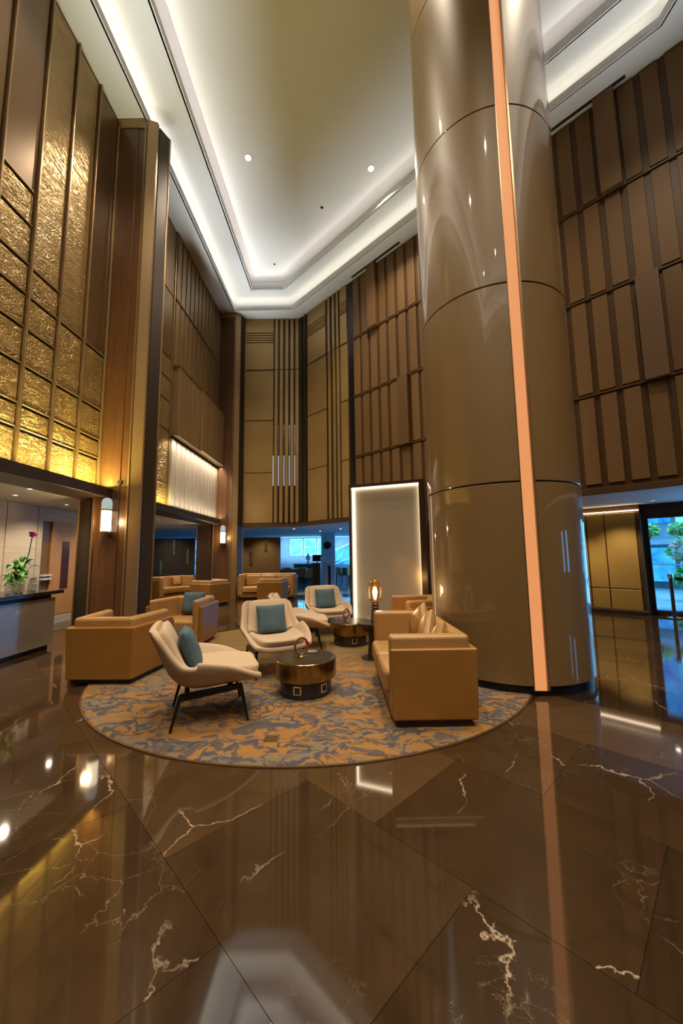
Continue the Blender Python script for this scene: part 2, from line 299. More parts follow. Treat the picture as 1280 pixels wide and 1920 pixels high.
# ------------------------------------------------------------------ mesh builder
class MB:
    def __init__(s): s.v = []; s.f = []
    def add(s, vs, fs):
        o = len(s.v); s.v += [tuple(v) for v in vs]; s.f += [tuple(i + o for i in f) for f in fs]; return s
    def box(s, x0, y0, z0, x1, y1, z1):
        if x0 > x1: x0, x1 = x1, x0
        if y0 > y1: y0, y1 = y1, y0
        if z0 > z1: z0, z1 = z1, z0
        return s.add([(x0, y0, z0), (x1, y0, z0), (x1, y1, z0), (x0, y1, z0), (x0, y0, z1), (x1, y0, z1), (x1, y1, z1), (x0, y1, z1)],
                     [(0, 3, 2, 1), (4, 5, 6, 7), (0, 1, 5, 4), (1, 2, 6, 5), (2, 3, 7, 6), (3, 0, 4, 7)])
    def prism(s, poly, z0, z1, scale_bottom=1.0, c=(0, 0)):
        a = sum(poly[i][0] * poly[(i + 1) % len(poly)][1] - poly[(i + 1) % len(poly)][0] * poly[i][1] for i in range(len(poly)))
        if a < 0: poly = poly[::-1]
        n = len(poly); k = scale_bottom
        vs = [(c[0] + (x - c[0]) * k, c[1] + (y - c[1]) * k, z0) for x, y in poly] + [(x, y, z1) for x, y in poly]
        return s.add(vs, [tuple(range(n))[::-1], tuple(range(n, 2 * n))] + [(i, (i + 1) % n, n + (i + 1) % n, n + i) for i in range(n)])
    def lathe(s, prof, n=32, c=(0, 0), caps=True):
        vs = []; fs = []; m = len(prof)
        for r, z in prof:
            for i in range(n):
                a = 2 * math.pi * i / n; vs.append((c[0] + r * math.cos(a), c[1] + r * math.sin(a), z))
        for j in range(m - 1):
            for i in range(n): fs.append((j * n + i, j * n + (i + 1) % n, (j + 1) * n + (i + 1) % n, (j + 1) * n + i))
        if caps: fs += [tuple(range(n))[::-1], tuple(range((m - 1) * n, m * n))]
        return s.add(vs, fs)
    def tube(s, path, r, n=8, closed=False):
        vs = []; fs = []; P = [Vector(p) for p in path]; m = len(P); rs = r if isinstance(r, (list, tuple)) else [r] * m
        ref = None
        for i in range(m):
            if closed: t = (P[(i + 1) % m] - P[i - 1]).normalized()
            else: t = (P[min(i + 1, m - 1)] - P[max(i - 1, 0)]).normalized()
            if ref is None: ref = t.orthogonal().normalized()
            else: ref = (ref - t * ref.dot(t)).normalized()
            b = t.cross(ref)
            for k in range(n):
                a = 2 * math.pi * k / n; vs.append(P[i] + (ref * math.cos(a) + b * math.sin(a)) * rs[i])
        for i in range(m if closed else m - 1):
            j = (i + 1) % m
            for k in range(n): fs.append((i * n + k, i * n + (k + 1) % n, j * n + (k + 1) % n, j * n + k))
        if not closed: fs += [tuple(range(n))[::-1], tuple(range((m - 1) * n, m * n))]
        return s.add(vs, fs)
    def sphere(s, c, r, nu=12, nv=8, sq=(1, 1, 1)):
        vs = [(c[0], c[1], c[2] - r * sq[2])]; fs = []
        for j in range(1, nv):
            a = -math.pi / 2 + math.pi * j / nv
            for i in range(nu):
                b = 2 * math.pi * i / nu; vs.append((c[0] + r * sq[0] * math.cos(a) * math.cos(b), c[1] + r * sq[1] * math.cos(a) * math.sin(b), c[2] + r * sq[2] * math.sin(a)))
        vs.append((c[0], c[1], c[2] + r * sq[2])); L = len(vs) - 1
        for i in range(nu): fs.append((0, 1 + (i + 1) % nu, 1 + i)); fs.append((L, L - nu + i, L - nu + (i + 1) % nu))
        for j in range(nv - 2):
            for i in range(nu): a = 1 + j * nu; fs.append((a + i, a + (i + 1) % nu, a + nu + (i + 1) % nu, a + nu + i))
        return s.add(vs, fs)
    def grid(s, rows):      # rows of points -> quad sheet
        o = len(s.v); m = len(rows[0]); 
        for r in rows: s.v += [tuple(p) for p in r]
        for j in range(len(rows) - 1):
            for i in range(m - 1): s.f.append((o + j * m + i, o + j * m + i + 1, o + (j + 1) * m + i + 1, o + (j + 1) * m + i))
        return s
    def mesh(s, name):
        me = bpy.data.meshes.new(name); me.from_pydata(s.v, [], s.f); me.update(); return me
    def build(s, name, mat, parent=None, smooth=False, bevel=0, seg=2, solid=0, sub=0):
        me = s.mesh(name); me.materials.append(mat); return link(name, me, parent, smooth, bevel, seg, solid, sub)
def link(name, me, parent=None, smooth=False, bevel=0, seg=2, solid=0, sub=0):
    o = bpy.data.objects.new(name, me); COL.objects.link(o)
    if parent is not None: o.parent = parent
    if smooth:
        for p in me.polygons: p.use_smooth = True
        if not (solid or sub): me.set_sharp_from_angle(angle=math.radians(40))
    if solid:
        m = o.modifiers.new('solid', 'SOLIDIFY'); m.thickness = solid; m.offset = -1
    if bevel:
        m = o.modifiers.new('bevel', 'BEVEL'); m.width = bevel; m.segments = seg; m.limit_method = 'ANGLE'; m.angle_limit = math.radians(35)
        for p in me.polygons: p.use_smooth = True
        w = o.modifiers.new('wn', 'WEIGHTED_NORMAL'); w.keep_sharp = True
    if sub:
        m = o.modifiers.new('sub', 'SUBSURF'); m.levels = sub; m.render_levels = sub
    return o
def tag(o, label=None, cat=None, group=None, kind=None):
    if label: o['label'] = label
    if cat: o['category'] = cat
    if group: o['group'] = group
    if kind: o['kind'] = kind
    return o
def empty(name, loc=(0, 0, 0), rz=0, label=None, cat=None, group=None, kind=None):
    o = bpy.data.objects.new(name, None); COL.objects.link(o); o.location = loc; o.rotation_euler = (0, 0, rz); o.empty_display_size = 0.1
    return tag(o, label, cat, group, kind)
def kids(o): return [c for c in bpy.data.objects if c.parent == o]
def copy_tree(o, parent=None):
    c = o.copy(); COL.objects.link(c); c.parent = parent
    for ch in kids(o): copy_tree(ch, c)
    return c
def place(o, x, y, rz, label, z=0.0, cat=None):
    o.location = (x, y, z); o.rotation_euler = (0, 0, rz); o['label'] = label
    if cat: o['category'] = cat
    return o
def struct(o): o['kind'] = 'structure'; return o

# ================================================================== STRUCTURE
# ---- floor: slab, then single diagonal tiles near the camera
fb = MB().box(-13, -9, -0.2, 13, 14.6, -0.012); floor = struct(fb.build('floor', M_floor))
A, B = 0.92, 1.17            # tile sides along (1,1) normal and (1,-1)
tile_me = MB().box(0.0011, 0.0011, -0.03, A - 0.0011, B - 0.0011, 0.0).mesh('floor_tile'); tile_me.materials.append(M_floor)
# local frame: u = (x+y)/sqrt2, w = (y-x)/sqrt2 ; lines at x+y = 1.13 + 1.3k, y-x = 1.35 + 1.65k
u0, w0 = 1.135 / R2, 1.33 / R2
tiles = []
for iu in range(-8, 14):
    for iw in range(-9, 10):
        off = 0.5 * B if iu % 2 else 0.0
        u, w = u0 + iu * A, w0 + iw * B + off
        cu, cw = u + A / 2, w + B / 2
        cx, cy = (cu - cw) / R2, (cu + cw) / R2
        if not (-4.7 < cx < 8.0 and 0.2 < cy < 11.5 and cx + cy < 13.5): continue
        tiles.append((math.hypot(cx, cy), u, w))
tiles.sort()
floor_field = MB()
for k, (d, u, w) in enumerate(tiles[:240]):
    o = link('floor_tile', tile_me, floor); o.location = ((u - w) / R2, (u + w) / R2, 0.0); o.rotation_euler = (0, 0, math.pi / 4)
# remainder of the polished floor, flush with the tiles
rest = MB()
for d, u, w in tiles[240:]:
    pts = [(u + a, w + b) for a, b in ((0, 0), (A, 0), (A, B), (0, B))]
    rest.prism([((p - q) / R2, (p + q) / R2) for p, q in pts], -0.03, 0.0)
for iu in range(-14, 24):
    for iw in range(-18, 18):
        off = 0.5 * B if iu % 2 else 0.0
        u, w = u0 + iu * A, w0 + iw * B + off; cu, cw = u + A / 2, w + B / 2; cx, cy = (cu - cw) / R2, (cu + cw) / R2
        if not (-12 < cx < 12 and -8 < cy < 14.2): continue
        if (-4.7 < cx < 8.0 and 0.2 < cy < 11.5 and cx + cy < 13.5): continue
        if cx + cy > 18: continue
        pts = [(u + a, w + b) for a, b in ((0.0015, 0.0015), (A - 0.0015, 0.0015), (A - 0.0015, B - 0.0015), (0.0015, B - 0.0015))]
        rest.prism([((p - q) / R2, (p + q) / R2) for p, q in pts], -0.03, 0.0)
tag(rest.build('far_floor_tiles', M_floor, floor), kind='stuff')
struct(MB().box(-13, 14.6, -0.2, 6, 26, 0.0).build('floor_lounge', M_loungefloor))

# ---- hall ceiling with two lit recesses
ceiling = struct(empty('ceiling'))
def ring(pa, pb, z, name, thick=0.06):
    m = MB(); n = len(pa)
    for i in range(n):
        j = (i + 1) % n
        m.prism([pa[i], pa[j], pb[j], pb[i]], z, z + thick)
    return m.build(name, M_ceil, ceiling)
def fascia(poly, z0, z1, name, t=0.05):
    m = MB(); n = len(poly); q = inset(poly, -t)
    for i in range(n): m.prism([poly[i], poly[(i + 1) % n], q[(i + 1) % n], q[i]], z0, z1)
    return m.build(name, M_ceil, ceiling)
ring(inset(WALL, -0.2), LIP1, ZS, 'soffit')
fascia(LIP1, ZS, ZS + 0.17, 'recess_lip')
fascia(inset(LIP1, -0.30), ZS + 0.02, ZM + 0.06, 'cove_back', 0.04)
ring(inset(LIP1, -0.32), LIP2, ZM, 'cove_band')
fascia(LIP2, ZM, ZM + 0.20, 'recess_lip')
fascia(inset(LIP2, -0.30), ZM + 0.02, ZI + 0.06, 'cove_back', 0.04)
MB().prism(inset(LIP2, -0.36), ZI, ZI + 0.1).build('ceiling_field', M_ceil, ceiling)
# small bead line along the lips
fascia(inset(LIP1, 0.02), ZS - 0.03, ZS + 0.03, 'lip_bead', 0.025); fascia(inset(LIP2, 0.02), ZM - 0.03, ZM + 0.03, 'lip_bead', 0.025)
# linear air slots in the soffit by the right wall
for s0, s1 in ((-8.1, -6.1), (-2.2, -0.6)):
    m = MB(); e = Vector((1, -1)) / R2; nn = Vector((-1, -1)) / R2; b = Vector((6.165, 6.165))
    pts = [b + e * s0 + nn * 0.10, b + e * s1 + nn * 0.10, b + e * s1 + nn * 0.17, b + e * s0 + nn * 0.17]
    m.prism([(p.x, p.y) for p in pts], ZS - 0.012, ZS + 0.002); m.build('air_slot', M_darkbronze, ceiling)
def downlight(x, y, z, label, r=0.075, lit=True, group='ceiling downlights'):
    t = empty('downlight', (x, y, z), 0, label, 'light', group)
    MB().lathe([(r * 0.72, -0.004), (r, -0.012), (r * 1.15, -0.004), (r * 1.15, 0.0)], 20, caps=False).build('trim_ring', M_white, t, True)
    MB().lathe([(r * 0.72, -0.003), (r * 0.72, -0.002)], 20).build('lens', M_dl if lit else M_black, t)
downlight(-2.37, 8.65, ZI, 'lit round downlight on the left half of the high ceiling field', 0.10)
downlight(0.83, 9.0, ZI, 'lit round downlight on the right half of the high ceiling field', 0.10)
downlight(-0.55, 10.1, ZI, 'small unlit round fitting in the middle of the high ceiling', 0.06, False)
downlight(-2.36, 12.25, ZI, 'small dark sprinkler fitting near the far end of the high ceiling', 0.05, False)

# ---- walls of the hall above the low ceilings (local x along wall, local -y into the hall)
TZ = [2.65, 4.60, 6.63, 8.65, 10.8]
def wall_slab(name, loc, rz, x0, x1, mat, z0=2.62, z1=10.9):
    o = struct(MB().box(x0, 0, z0, x1, 0.3, z1).build(name, mat)); o.location = loc; o.rotation_euler = (0, 0, rz); return o
PANEL_CACHE = {}
def piece(name, parent, mat, x0, x1, z0, z1, proud, back=0.02, bevel=0.006):
    key = (round(x1 - x0, 3), round(z1 - z0, 3), round(proud, 3), mat.name, back)
    if key not in PANEL_CACHE:
        w, h = x1 - x0, z1 - z0; b = min(bevel, w * 0.2, h * 0.2); y0 = -proud
        vs = [(0, back, 0), (w, back, 0), (w, back, h), (0, back, h), (0, y0 + b, 0), (w, y0 + b, 0), (w, y0 + b, h), (0, y0 + b, h), (b, y0, b), (w - b, y0, b), (w - b, y0, h - b), (b, y0, h - b)]
        fs = [(0, 3, 2, 1)[::-1], (8, 9, 10, 11)] + [(a, (a + 1) % 4, 4 + (a + 1) % 4, 4 + a) for a in range(4)] + [(4 + a, 4 + (a + 1) % 4, 8 + (a + 1) % 4, 8 + a) for a in range(4)]
        me = MB().add(vs, fs).mesh(name); me.materials.append(mat); PANEL_CACHE[key] = me
    o = link(name, PANEL_CACHE[key], parent); o.location = (x0, 0, z0); return o

# right (diagonal) wall
wr = wall_slab('wall_right', (6.165, 6.165, 0), -math.pi / 4, -11.08, 0.62, M_frame)
SP = 0.3694; c0 = -8.19
for k in range(0, 24):
    x0 = c0 + k * SP
    if x0 + SP > 0.75: continue
    for t in range(4):
        z0, z1 = TZ[t] + 0.05, TZ[t + 1] - 0.05
        if t == 0: z0 = 2.80
        proud = 0.035; mat = M_rpanel; a, b = x0 + 0.03, x0 + SP - 0.075
        if (t, k) in ((3, 2), (3, 19), (1, 5), (1, 20)): proud = 0.17; mat = M_rpanel2 if t == 1 else M_rpanel; a, b = x0 + 0.01, x0 + SP - 0.01; z1 += 0.03; z0 -= 0.06
        piece('wall_panel', wr, mat, a, b, z0, z1, proud)
for t in range(1, 4):
    piece('rail', wr, M_frame, c0, 0.5, TZ[t] - 0.022, TZ[t] + 0.022, 0.045)
piece('bottom_rail', wr, M_frame, -8.2, 0.5, 2.60, 2.72, 0.06)
piece('dark_gap', wr, M_black, -8.43, -8.20, 2.62, 10.79, 0.004)  # flush black strip in place of a recess
# diagonal return of the back wall
def bronze_bay(par, x0, x1, mat):
    for z0, z1 in ((2.70, 4.585), (4.615, 6.62), (6.66, 8.64), (8.70, 9.79), (10.22, 10.79)): piece('bronze_panel', par, mat, x0, x1, z0, z1, 0.04)
    for q in range(4): piece('bronze_bar', par, mat, x0, x1, 9.83 + q * 0.098, 9.83 + q * 0.098 + 0.06, 0.04)
def bars(par, xs, w, mat):
    for x in xs:
        piece('upright_bar', par, mat, x - w / 2, x + w / 2, 2.70, 8.66, 0.05); piece('upright_bar', par, mat, x - w / 2, x + w / 2, 8.69, 10.79, 0.05)
gap = piece('dark_gap', wr, M_darkbronze, -11.06, -8.45, 2.66, 10.79, 0.004)  # dark backing behind the bars and panels
bars(wr, (-10.97, -10.72), 0.10, M_darkbronze)
bronze_bay(wr, -10.58, -9.55, M_backpanel)
bars(wr, (-9.37, -9.13, -8.93), 0.11, M_backpanel)
bronze_bay(wr, -8.80, -8.47, M_backpanel)
piece('bottom_rail', wr, M_frame, -11.06, -8.43, 2.56, 2.68, 0.07)
# straight part of the back wall
wb = wall_slab('wall_back', (0, 14.0, 0), 0, -5.2, -1.62, M_darkbronze)
bronze_bay(wb, -3.82, -2.70, M_backpanel)
bars(wb, (-2.585, -2.385, -2.18, -1.975, -1.78), 0.118, M_backpanel)
for x in (-2.685, -2.485, -2.282, -2.078, -1.875): piece('polished_inlay', wb, M_chrome, x - 0.014, x + 0.014, 5.25, 6.45, 0.045); piece('glow_inlay', wb, M_inlayglow, x - 0.014, x + 0.014, 4.1, 5.25, 0.045)  # bright lines on the lower inlays are painted in as emission
piece('bottom_rail', wb, M_frame, -3.95, -1.6, 2.55, 2.68, 0.07)
# left wall, relief bay
wl = wall_slab('wall_left', (-4.77, 0, 0), math.pi / 2, -7.0, 14.2, M_darkbronze)
rows = [2.86, 3.40, 3.76, 4.36, 5.45, 5.92, 10.75]
CW = 0.605
for c in range(0, 9):
    x1 = 7.04 - c * CW; x0 = x1 - CW
    rr = [2.86, 3.40, 3.76, 4.36, 5.46] if c in (0, 1) else [2.86, 3.40, 3.76, 4.36, 4.93, 5.45, 5.92]
    if c >= 3: rr = rr + [6.55, 7.1]
    for a, b in zip(rr[:-1], rr[1:]): 
        piece('relief_panel', wl, M_relief, x0 + 0.035, x1 - 0.035, a + 0.012, b - 0.055, 0.05); piece('ledge', wl, M_bronzetrim, x0 + 0.03, x1 - 0.03, b - 0.012, b + 0.008, 0.065)
    piece('plain_panel', wl, M_reliefsoft if c in (1, 2) else M_reliefplain, x0 + 0.035, x1 - 0.035, rr[-1] + 0.012, 10.76, 0.05)
    piece('mullion', wl, M_bronzetrim, x0 - 0.014, x0 + 0.014, 2.80, 10.78, 0.10); 
piece('mullion', wl, M_bronzetrim, 7.02, 7.05, 2.80, 10.78, 0.10)
piece('bottom_rail', wl, M_darkbronze, -6.9, 7.1, 2.62, 2.80, 0.36)
# left wall, slat bay
piece('mullion', wl, M_bronzetrim, 9.17, 9.22, 2.80, 10.78, 0.08); piece('mullion', wl, M_bronzetrim, 9.84, 9.88, 2.80, 10.78, 0.08)
for a, b in zip([2.86, 3.40, 4.9, 5.7, 6.3], [3.40, 4.9, 5.7, 6.3, 6.9]): piece('relief_panel', wl, M_relief, 9.23, 9.83, a + 0.01, b - 0.03, 0.05); piece('ledge', wl, M_bronzetrim, 9.22, 9.84, b - 0.02, b, 0.07)
piece('plain_panel', wl, M_reliefplain, 9.23, 9.83, 6.92, 8.72, 0.05); piece('plain_panel', wl, M_bronze, 9.23, 9.83, 8.76, 10.76, 0.05)
piece('relief_panel', wl, M_reliefplain, 8.3, 9.16, 2.86, 10.76, 0.04)
NS = 12; sw = (13.62 - 9.9) / NS
for k in range(NS):
    x0 = 9.9 + k * sw
    piece('slat', wl, M_bronze, x0 + 0.02, x0 + sw - 0.05, 8.78, 10.77, 0.10)
    piece('slat', wl, M_bronze, x0 + 0.02, x0 + sw - 0.05, 6.80, 8.72, 0.10)
    pr = 0.26 if k < 5 else 0.34
    piece('slat', wl, M_slat, x0 + 0.012, x0 + sw - 0.012, 4.82, 6.74, pr)
    piece('slat', wl, M_slatsilver, x0 + 0.02, x0 + sw - 0.035, 2.86, 4.70, 0.12)
piece('ledge', wl, M_bronzetrim, 9.88, 13.5, 8.725, 8.765, 0.13)
piece('ledge', wl, M_bronzetrim, 9.88, 11.45, 6.74, 6.78, 0.28); piece('ledge', wl, M_bronzetrim, 11.46, 13.64, 6.74, 6.78, 0.36)
piece('ledge', wl, M_bronzetrim, 9.88, 11.45, 4.77, 4.82, 0.28); piece('ledge', wl, M_bronzetrim, 11.46, 13.64, 4.77, 4.82, 0.36)
piece('bottom_rail', wl, M_darkbronze, 8.3, 13.75, 2.62, 2.80, 0.28)
# the hall goes on behind the viewer: right return and rear wall with a tall glazed band
w2 = wall_slab('wall_side', (6.6, 0, 0), -math.pi / 2, -5.8, 7.0, M_frame)
for k in range(30):
    for t in range(4): piece('wall_panel', w2, M_rpanel, -5.7 + k * 0.42 + 0.04, -5.7 + k * 0.42 + 0.38, (2.80 if t == 0 else TZ[t] + 0.05), TZ[t + 1] - 0.05, 0.035)
w3 = struct(MB().box(-7.2, -7.3, 0, 9.8, -7.0, 11.2).build('wall_rear', M_frame))
for k in range(18):
    for t in range(4): piece_at = MB().box(-4.6 + k * 0.62, -7.0, TZ[t] + 0.05, -4.6 + k * 0.62 + 0.5, -6.96, TZ[t + 1] - 0.05).build('wall_panel', M_rpanel, w3)

# ---- low zones around the hall
struct(MB().box(-12.5, -7, 2.66, -4.80, 14.0, 2.78).build('ceiling_left', M_ceil))
struct(MB().box(-12.5, 14.0, 2.62, 5.2, 24.2, 2.74).build('ceiling_back', M_ceil))
struct(MB().prism([(-1.67, 14.0), (6.6, 5.73), (6.6, -7), (9.9, -7), (9.9, 8.4), (5.2, 13.2), (5.2, 14.0)], 2.60, 2.70).build('ceiling_right', M_ceil))
# cream stone wall behind the desk with slab pieces
ws = struct(MB().box(0, 0, 0, 0.2, 19.0, 2.66).build('wall_lobby', M_stone)); ws.location = (-7.02, -7, 0)
for a, b in ((-1.0, 0.9), (0.95, 2.85), (2.9, 4.8), (4.85, 6.35), (6.38, 7.47), (7.50, 8.26)):
    pc = MB().box(0, a, 0.12, 0.022, b, 2.655).build('stone_slab', M_stone, ws); pc.location = (0.2, 7, 0)
pc = MB().box(0, 8.28, 2.36, 0.022, 11.9, 2.655).build('stone_slab', M_stone, ws); pc.location = (0.2, 7, 0)
pc = MB().box(0, 8.28, 0.0, 0.022, 8.42, 2.34).build('stone_slab', M_stone, ws); pc.location = (0.2, 7, 0)
pc = MB().box(0, 8.44, 0.0, 0.05, 11.9, 0.18).build('stone_plinth', M_stone, ws); pc.location = (0.2, 7, 0)
pc = MB().box(0, 10.2, 0.2, 0.022, 11.9, 2.34).build('stone_slab', M_stone, ws); pc.location = (0.2, 7, 0)
dr = struct(empty('door_1', (-6.82, 9.3, 0)))
MB().box(0, -0.62, 0.2, 0.05, 0.85, 2.34).build('door_leaf', M_door, dr)
MB().box(0.03, -0.30, 0.78, 0.056, -0.06, 1.90).build('vision_slot', simple('slot_dark_red', (0.07, 0.018, 0.010), rough=0.2), dr)
MB().box(0, -0.86, 0.2, 0.012, -0.62, 1.88).build('side_recess', M_rpanel, dr); MB().box(0, -0.86, 1.88, 0.014, -0.62, 2.34).build('side_head', M_wood, dr)
MB().box(0, -0.86, 1.02, 0.10, -0.62, 1.06).box(0, -0.86, 1.10, 0.10, -0.62, 1.14).build('side_shelf', M_white, dr)
# far lounge walls
struct(MB().box(-13, 24.0, 0, 5.2, 24.2, 2.7).build('wall_lounge', M_lounge))
struct(MB().box(5.0, 11.2, 0, 5.2, 24.0, 2.7).build('wall_lounge_side', M_lounge)); struct(MB().box(-12.7, -7, 0, -12.5, 24.0, 2.7).build('wall_far_left', M_lounge))
def window(n, x0, x1, z0, z1, y, mat, nx=1, nz=1):
    o = struct(empty('window_%d' % n, ((x0 + x1) / 2, y, z0))); w = (x1 - x0) / 2; h = z1 - z0
    for i in range(nx):
        for j in range(nz): MB().box(-w + i * 2 * w / nx + 0.02, -0.01, j * h / nz + 0.02, -w + (i + 1) * 2 * w / nx - 0.02, 0.0, (j + 1) * h / nz - 0.02).build('pane', mat, o)
    m = MB()
    for i in range(nx + 1): xx = -w + i * 2 * w / nx; m.box(xx - 0.025, -0.05, 0, xx + 0.025, 0.0, h)
    for j in range(nz + 1): zz = j * h / nz; m.box(-w, -0.045, zz - 0.025, w, 0.0, zz + 0.025)
    m.build('window_frame', M_bluecol, o); return o
window(2, -3.46, -2.72, 1.48, 2.5, 23.98, M_wincyan); window(3, -2.60, -1.86, 1.48, 2.5, 23.98, M_wincyan, 1, 2); window(4, -1.75, -1.2, 1.48, 2.5, 23.98, M_wincyan)
window(5, -5.4, -4.4, 2.1, 2.6, 23.98, M_winblue); window(6, -10.6, -9.2, 0.3, 2.55, 23.98, M_winblue, 2, 3)
# stair-side glazing, its head slanting up to the right
sg = struct(empty('window_7', (-0.9, 23.97, 0.85))); MB().add([(0, 0, 0), (2.6, 0, 0), (2.6, 0, 2.2), (2.2, 0, 1.75), (0, 0, 0.85)], [(0, 1, 2, 3, 4)]).build('pane', M_winblue, sg, solid=0.01)
MB().tube([(0, -0.02, 0.85), (2.2, -0.02, 1.75)], 0.04, 6).tube([(0.1, -0.02, 0.0), (2.4, -0.02, 0.95)], 0.02, 6).build('window_frame', M_bluecol, sg)
for i in range(5): MB().tube([(0.15 + 0.12 * i, -0.02, 0.1 + 0.1 * i), (0.35 + 0.1 * i, -0.02, 0.35 + 0.12 * i), (0.2 + 0.15 * i, -0.02, 0.5 + 0.1 * i)], 0.018, 5).build('etched_scroll', M_wincyan, sg)
for i, (y0, y1) in enumerate(((11.6, 13.4), (13.7, 15.5), (16, 19), (19.5, 23))):
    o = struct(empty('window_%d' % (8 + i), (4.98, (y0 + y1) / 2, 0.3))); MB().box(-0.01, (y0 - y1) / 2, 0, 0.0, (y1 - y0) / 2, 2.2).build('pane', M_winblue, o)
    MB().box(-0.05, (y0 - y1) / 2 - 0.04, -0.04, 0.0, (y1 - y0) / 2 + 0.04, 0.0).box(-0.05, (y0 - y1) / 2 - 0.04, 2.2, 0.0, (y1 - y0) / 2 + 0.04, 2.24).box(-0.05, -0.03, 0, 0, 0.03, 2.2).build('window_frame', M_darkbronze, o)
struct(MB().box(-1.25, 19.6, 0, -0.55, 20.3, 2.65).build('wall_pier', M_bluecol))
ck = empty('wall_clock', (-0.92, 19.58, 1.98), 0, 'round black disc hanging on the pale blue pier in the far lounge', 'clock')
m = MB().lathe([(0.19, 0.0), (0.19, 0.03), (0.16, 0.045)], 24); o = m.build('case', M_black, ck, True); o.rotation_euler = (math.pi / 2, 0, 0)
m = MB().lathe([(0.15, 0.044), (0.15, 0.047)], 24); o = m.build('face', M_blackstone, ck); o.rotation_euler = (math.pi / 2, 0, 0)

# entrance side: gold panels and glazed door on the diagonal (local x along wall, -y into hall)
we = struct(MB().box(-7.4, 0, 0, -1.42, 0.25, 2.62).build('wall_entrance', M_frame)); we.location = (8.0, 8.0, 0); we.rotation_euler = (0, 0, -math.pi / 4)
XS = [-4.45, -3.75, -3.10, -2.52, -2.13, -1.50]
for a, b in zip(XS[:-1], XS[1:]):
    piece('gold_panel', we, M_goldpanel, a + 0.012, b - 0.012, 0.60, 2.42, 0.03); piece('gold_panel', we, M_goldpanel, a + 0.012, b - 0.012, 0.10, 0.575, 0.03)
piece('baseboard', we, M_darkbronze, -4.4, -1.43, 0.0, 0.09, 0.04)
piece('cornice_light', we, M_cove_led, -4.4, -1.43, 2.45, 2.47, 0.05)
wd = struct(MB().box(-1.42, -0.55, 2.36, 3.6, -0.40, 2.62).box(-1.42, -0.6, 0, -1.28, 0.25, 2.62).box(0.30, -0.55, 0, 0.42, -0.4, 2.36).box(2.2, -0.55, 0, 2.32, -0.4, 2.36).build('wall_glazed', M_darkbronze)); wd.location = (8.50, 8.66, 0); wd.rotation_euler = (0, 0, -math.pi / 4)
MB().lathe([(0.05, 0), (0.05, 2.6)], 16, (-1.52, -0.55)).build('polished_post', M_chrome, wd, True)
de = struct(empty('door_2', (8.50, 8.66, 0), -math.pi / 4))
MB().box(-1.28, -0.52, 0, -1.20, -0.44, 2.36).box(0.22, -0.52, 0, 0.30, -0.44, 2.36).box(-1.2, -0.52, 0, 0.22, -0.44, 0.10).box(-1.2, -0.52, 2.26, 0.22, -0.44, 2.36).build('door_frame', M_darkbronze, de)
MB().box(-1.2, -0.485, 0.10, 0.22, -0.475, 2.26).build('pane', M_glass, de)
MB().box(0.42, -0.485, 0.05, 2.2, -0.475, 2.3).build('pane', M_glass, de)
# glazing that carries on along the street side
struct(MB().box(9.8, -7, 0, 10.0, 7.4, 0.9).box(9.8, -7, 2.1, 10.0, 7.4, 2.66).box(9.8, -7, 0.9, 10.0, 0.6, 2.1).box(9.8, 1.1, 0.9, 10.0, 1.8, 2.1).box(9.8, 2.3, 0.9, 10.0, 6.6, 2.1).build('wall_street', M_goldpanel))
# entrance surroundings outdoors
struct(MB().prism([(7.3, 10.1), (10.2, 7.2), (10.0, -7), (30, -7), (30, 30), (5.3, 30), (5.3, 12)], -0.2, -0.01).build('ground', M_pave))

# ================================================================== PILLARS, COLUMN
def pillar(y, label, depth, wide_slab, z1=10.79):
    t = empty('pillar', (-4.77, y, 0), 0, label, 'pillar')
    MB().box(0.03, 0.0, 0, 0.66, 0.25, z1).build('wood_casing', M_wood, t, bevel=0.008)
    MB().box(0.14, -0.018, 0.1, 0.50, 0.0, z1 - 0.22).build('raised_panel', M_wood, t, bevel=0.008)
    MB().prism([(0.66, 0.0), (0.70, -0.01), (0.87, 0.05), (0.87, 0.11), (0.66, 0.25)], 0, z1).build('bronze_edge', M_bronze, t)
    MB().box(0.005, -0.03, 0.0, 0.04, 0.05, z1).build('bronze_strip', M_bronzetrim, t); MB().box(0.645, -0.03, 0, 0.675, 0.02, z1).build('bronze_strip', M_bronzetrim, t)
    MB().box(0.0, -0.035, z1 - 0.20, 0.69, 0.0, z1).build('capital_band', M_bronzetrim, t, bevel=0.01)
    MB().prism([(0.80, 0.14), (0.87, 0.16), (0.98, 0.40), (0.96, 0.46), (0.30, min(depth, 0.60)), (0.2, 0.26), (0.8, 0.26)], 0, z1).build('dark_fin', M_darkbronze, t)
    MB().tube([(0.97, 0.40, 0), (0.97, 0.40, z1)], 0.022, 8).build('bright_edge', M_bronzetrim, t, True)
    MB().box(-wide_slab, 0.02, 0, 0.0, depth, 2.60).build('low_slab', M_darkwood if wide_slab > 0.4 else M_darkbronze, t)
    MB().box(-wide_slab - 0.02, 0.0, 0, -wide_slab, depth, 2.60).build('bronze_strip', M_bronze, t)
    o = MB().lathe([(0.045, 0), (0.04, 0.012)], 14).build('sensor_dot', M_black, t); o.location = (0.50, -0.02, 2.92); o.rotation_euler = (math.pi / 2, 0, 0)
    return t
pillar(7.05, 'tall walnut pillar nearer the viewer, between relief wall and slatted wall', 1.25, 0.26)
pillar(13.55, 'tall walnut pillar in the far left corner beside the back wall', 0.42, 0.56)
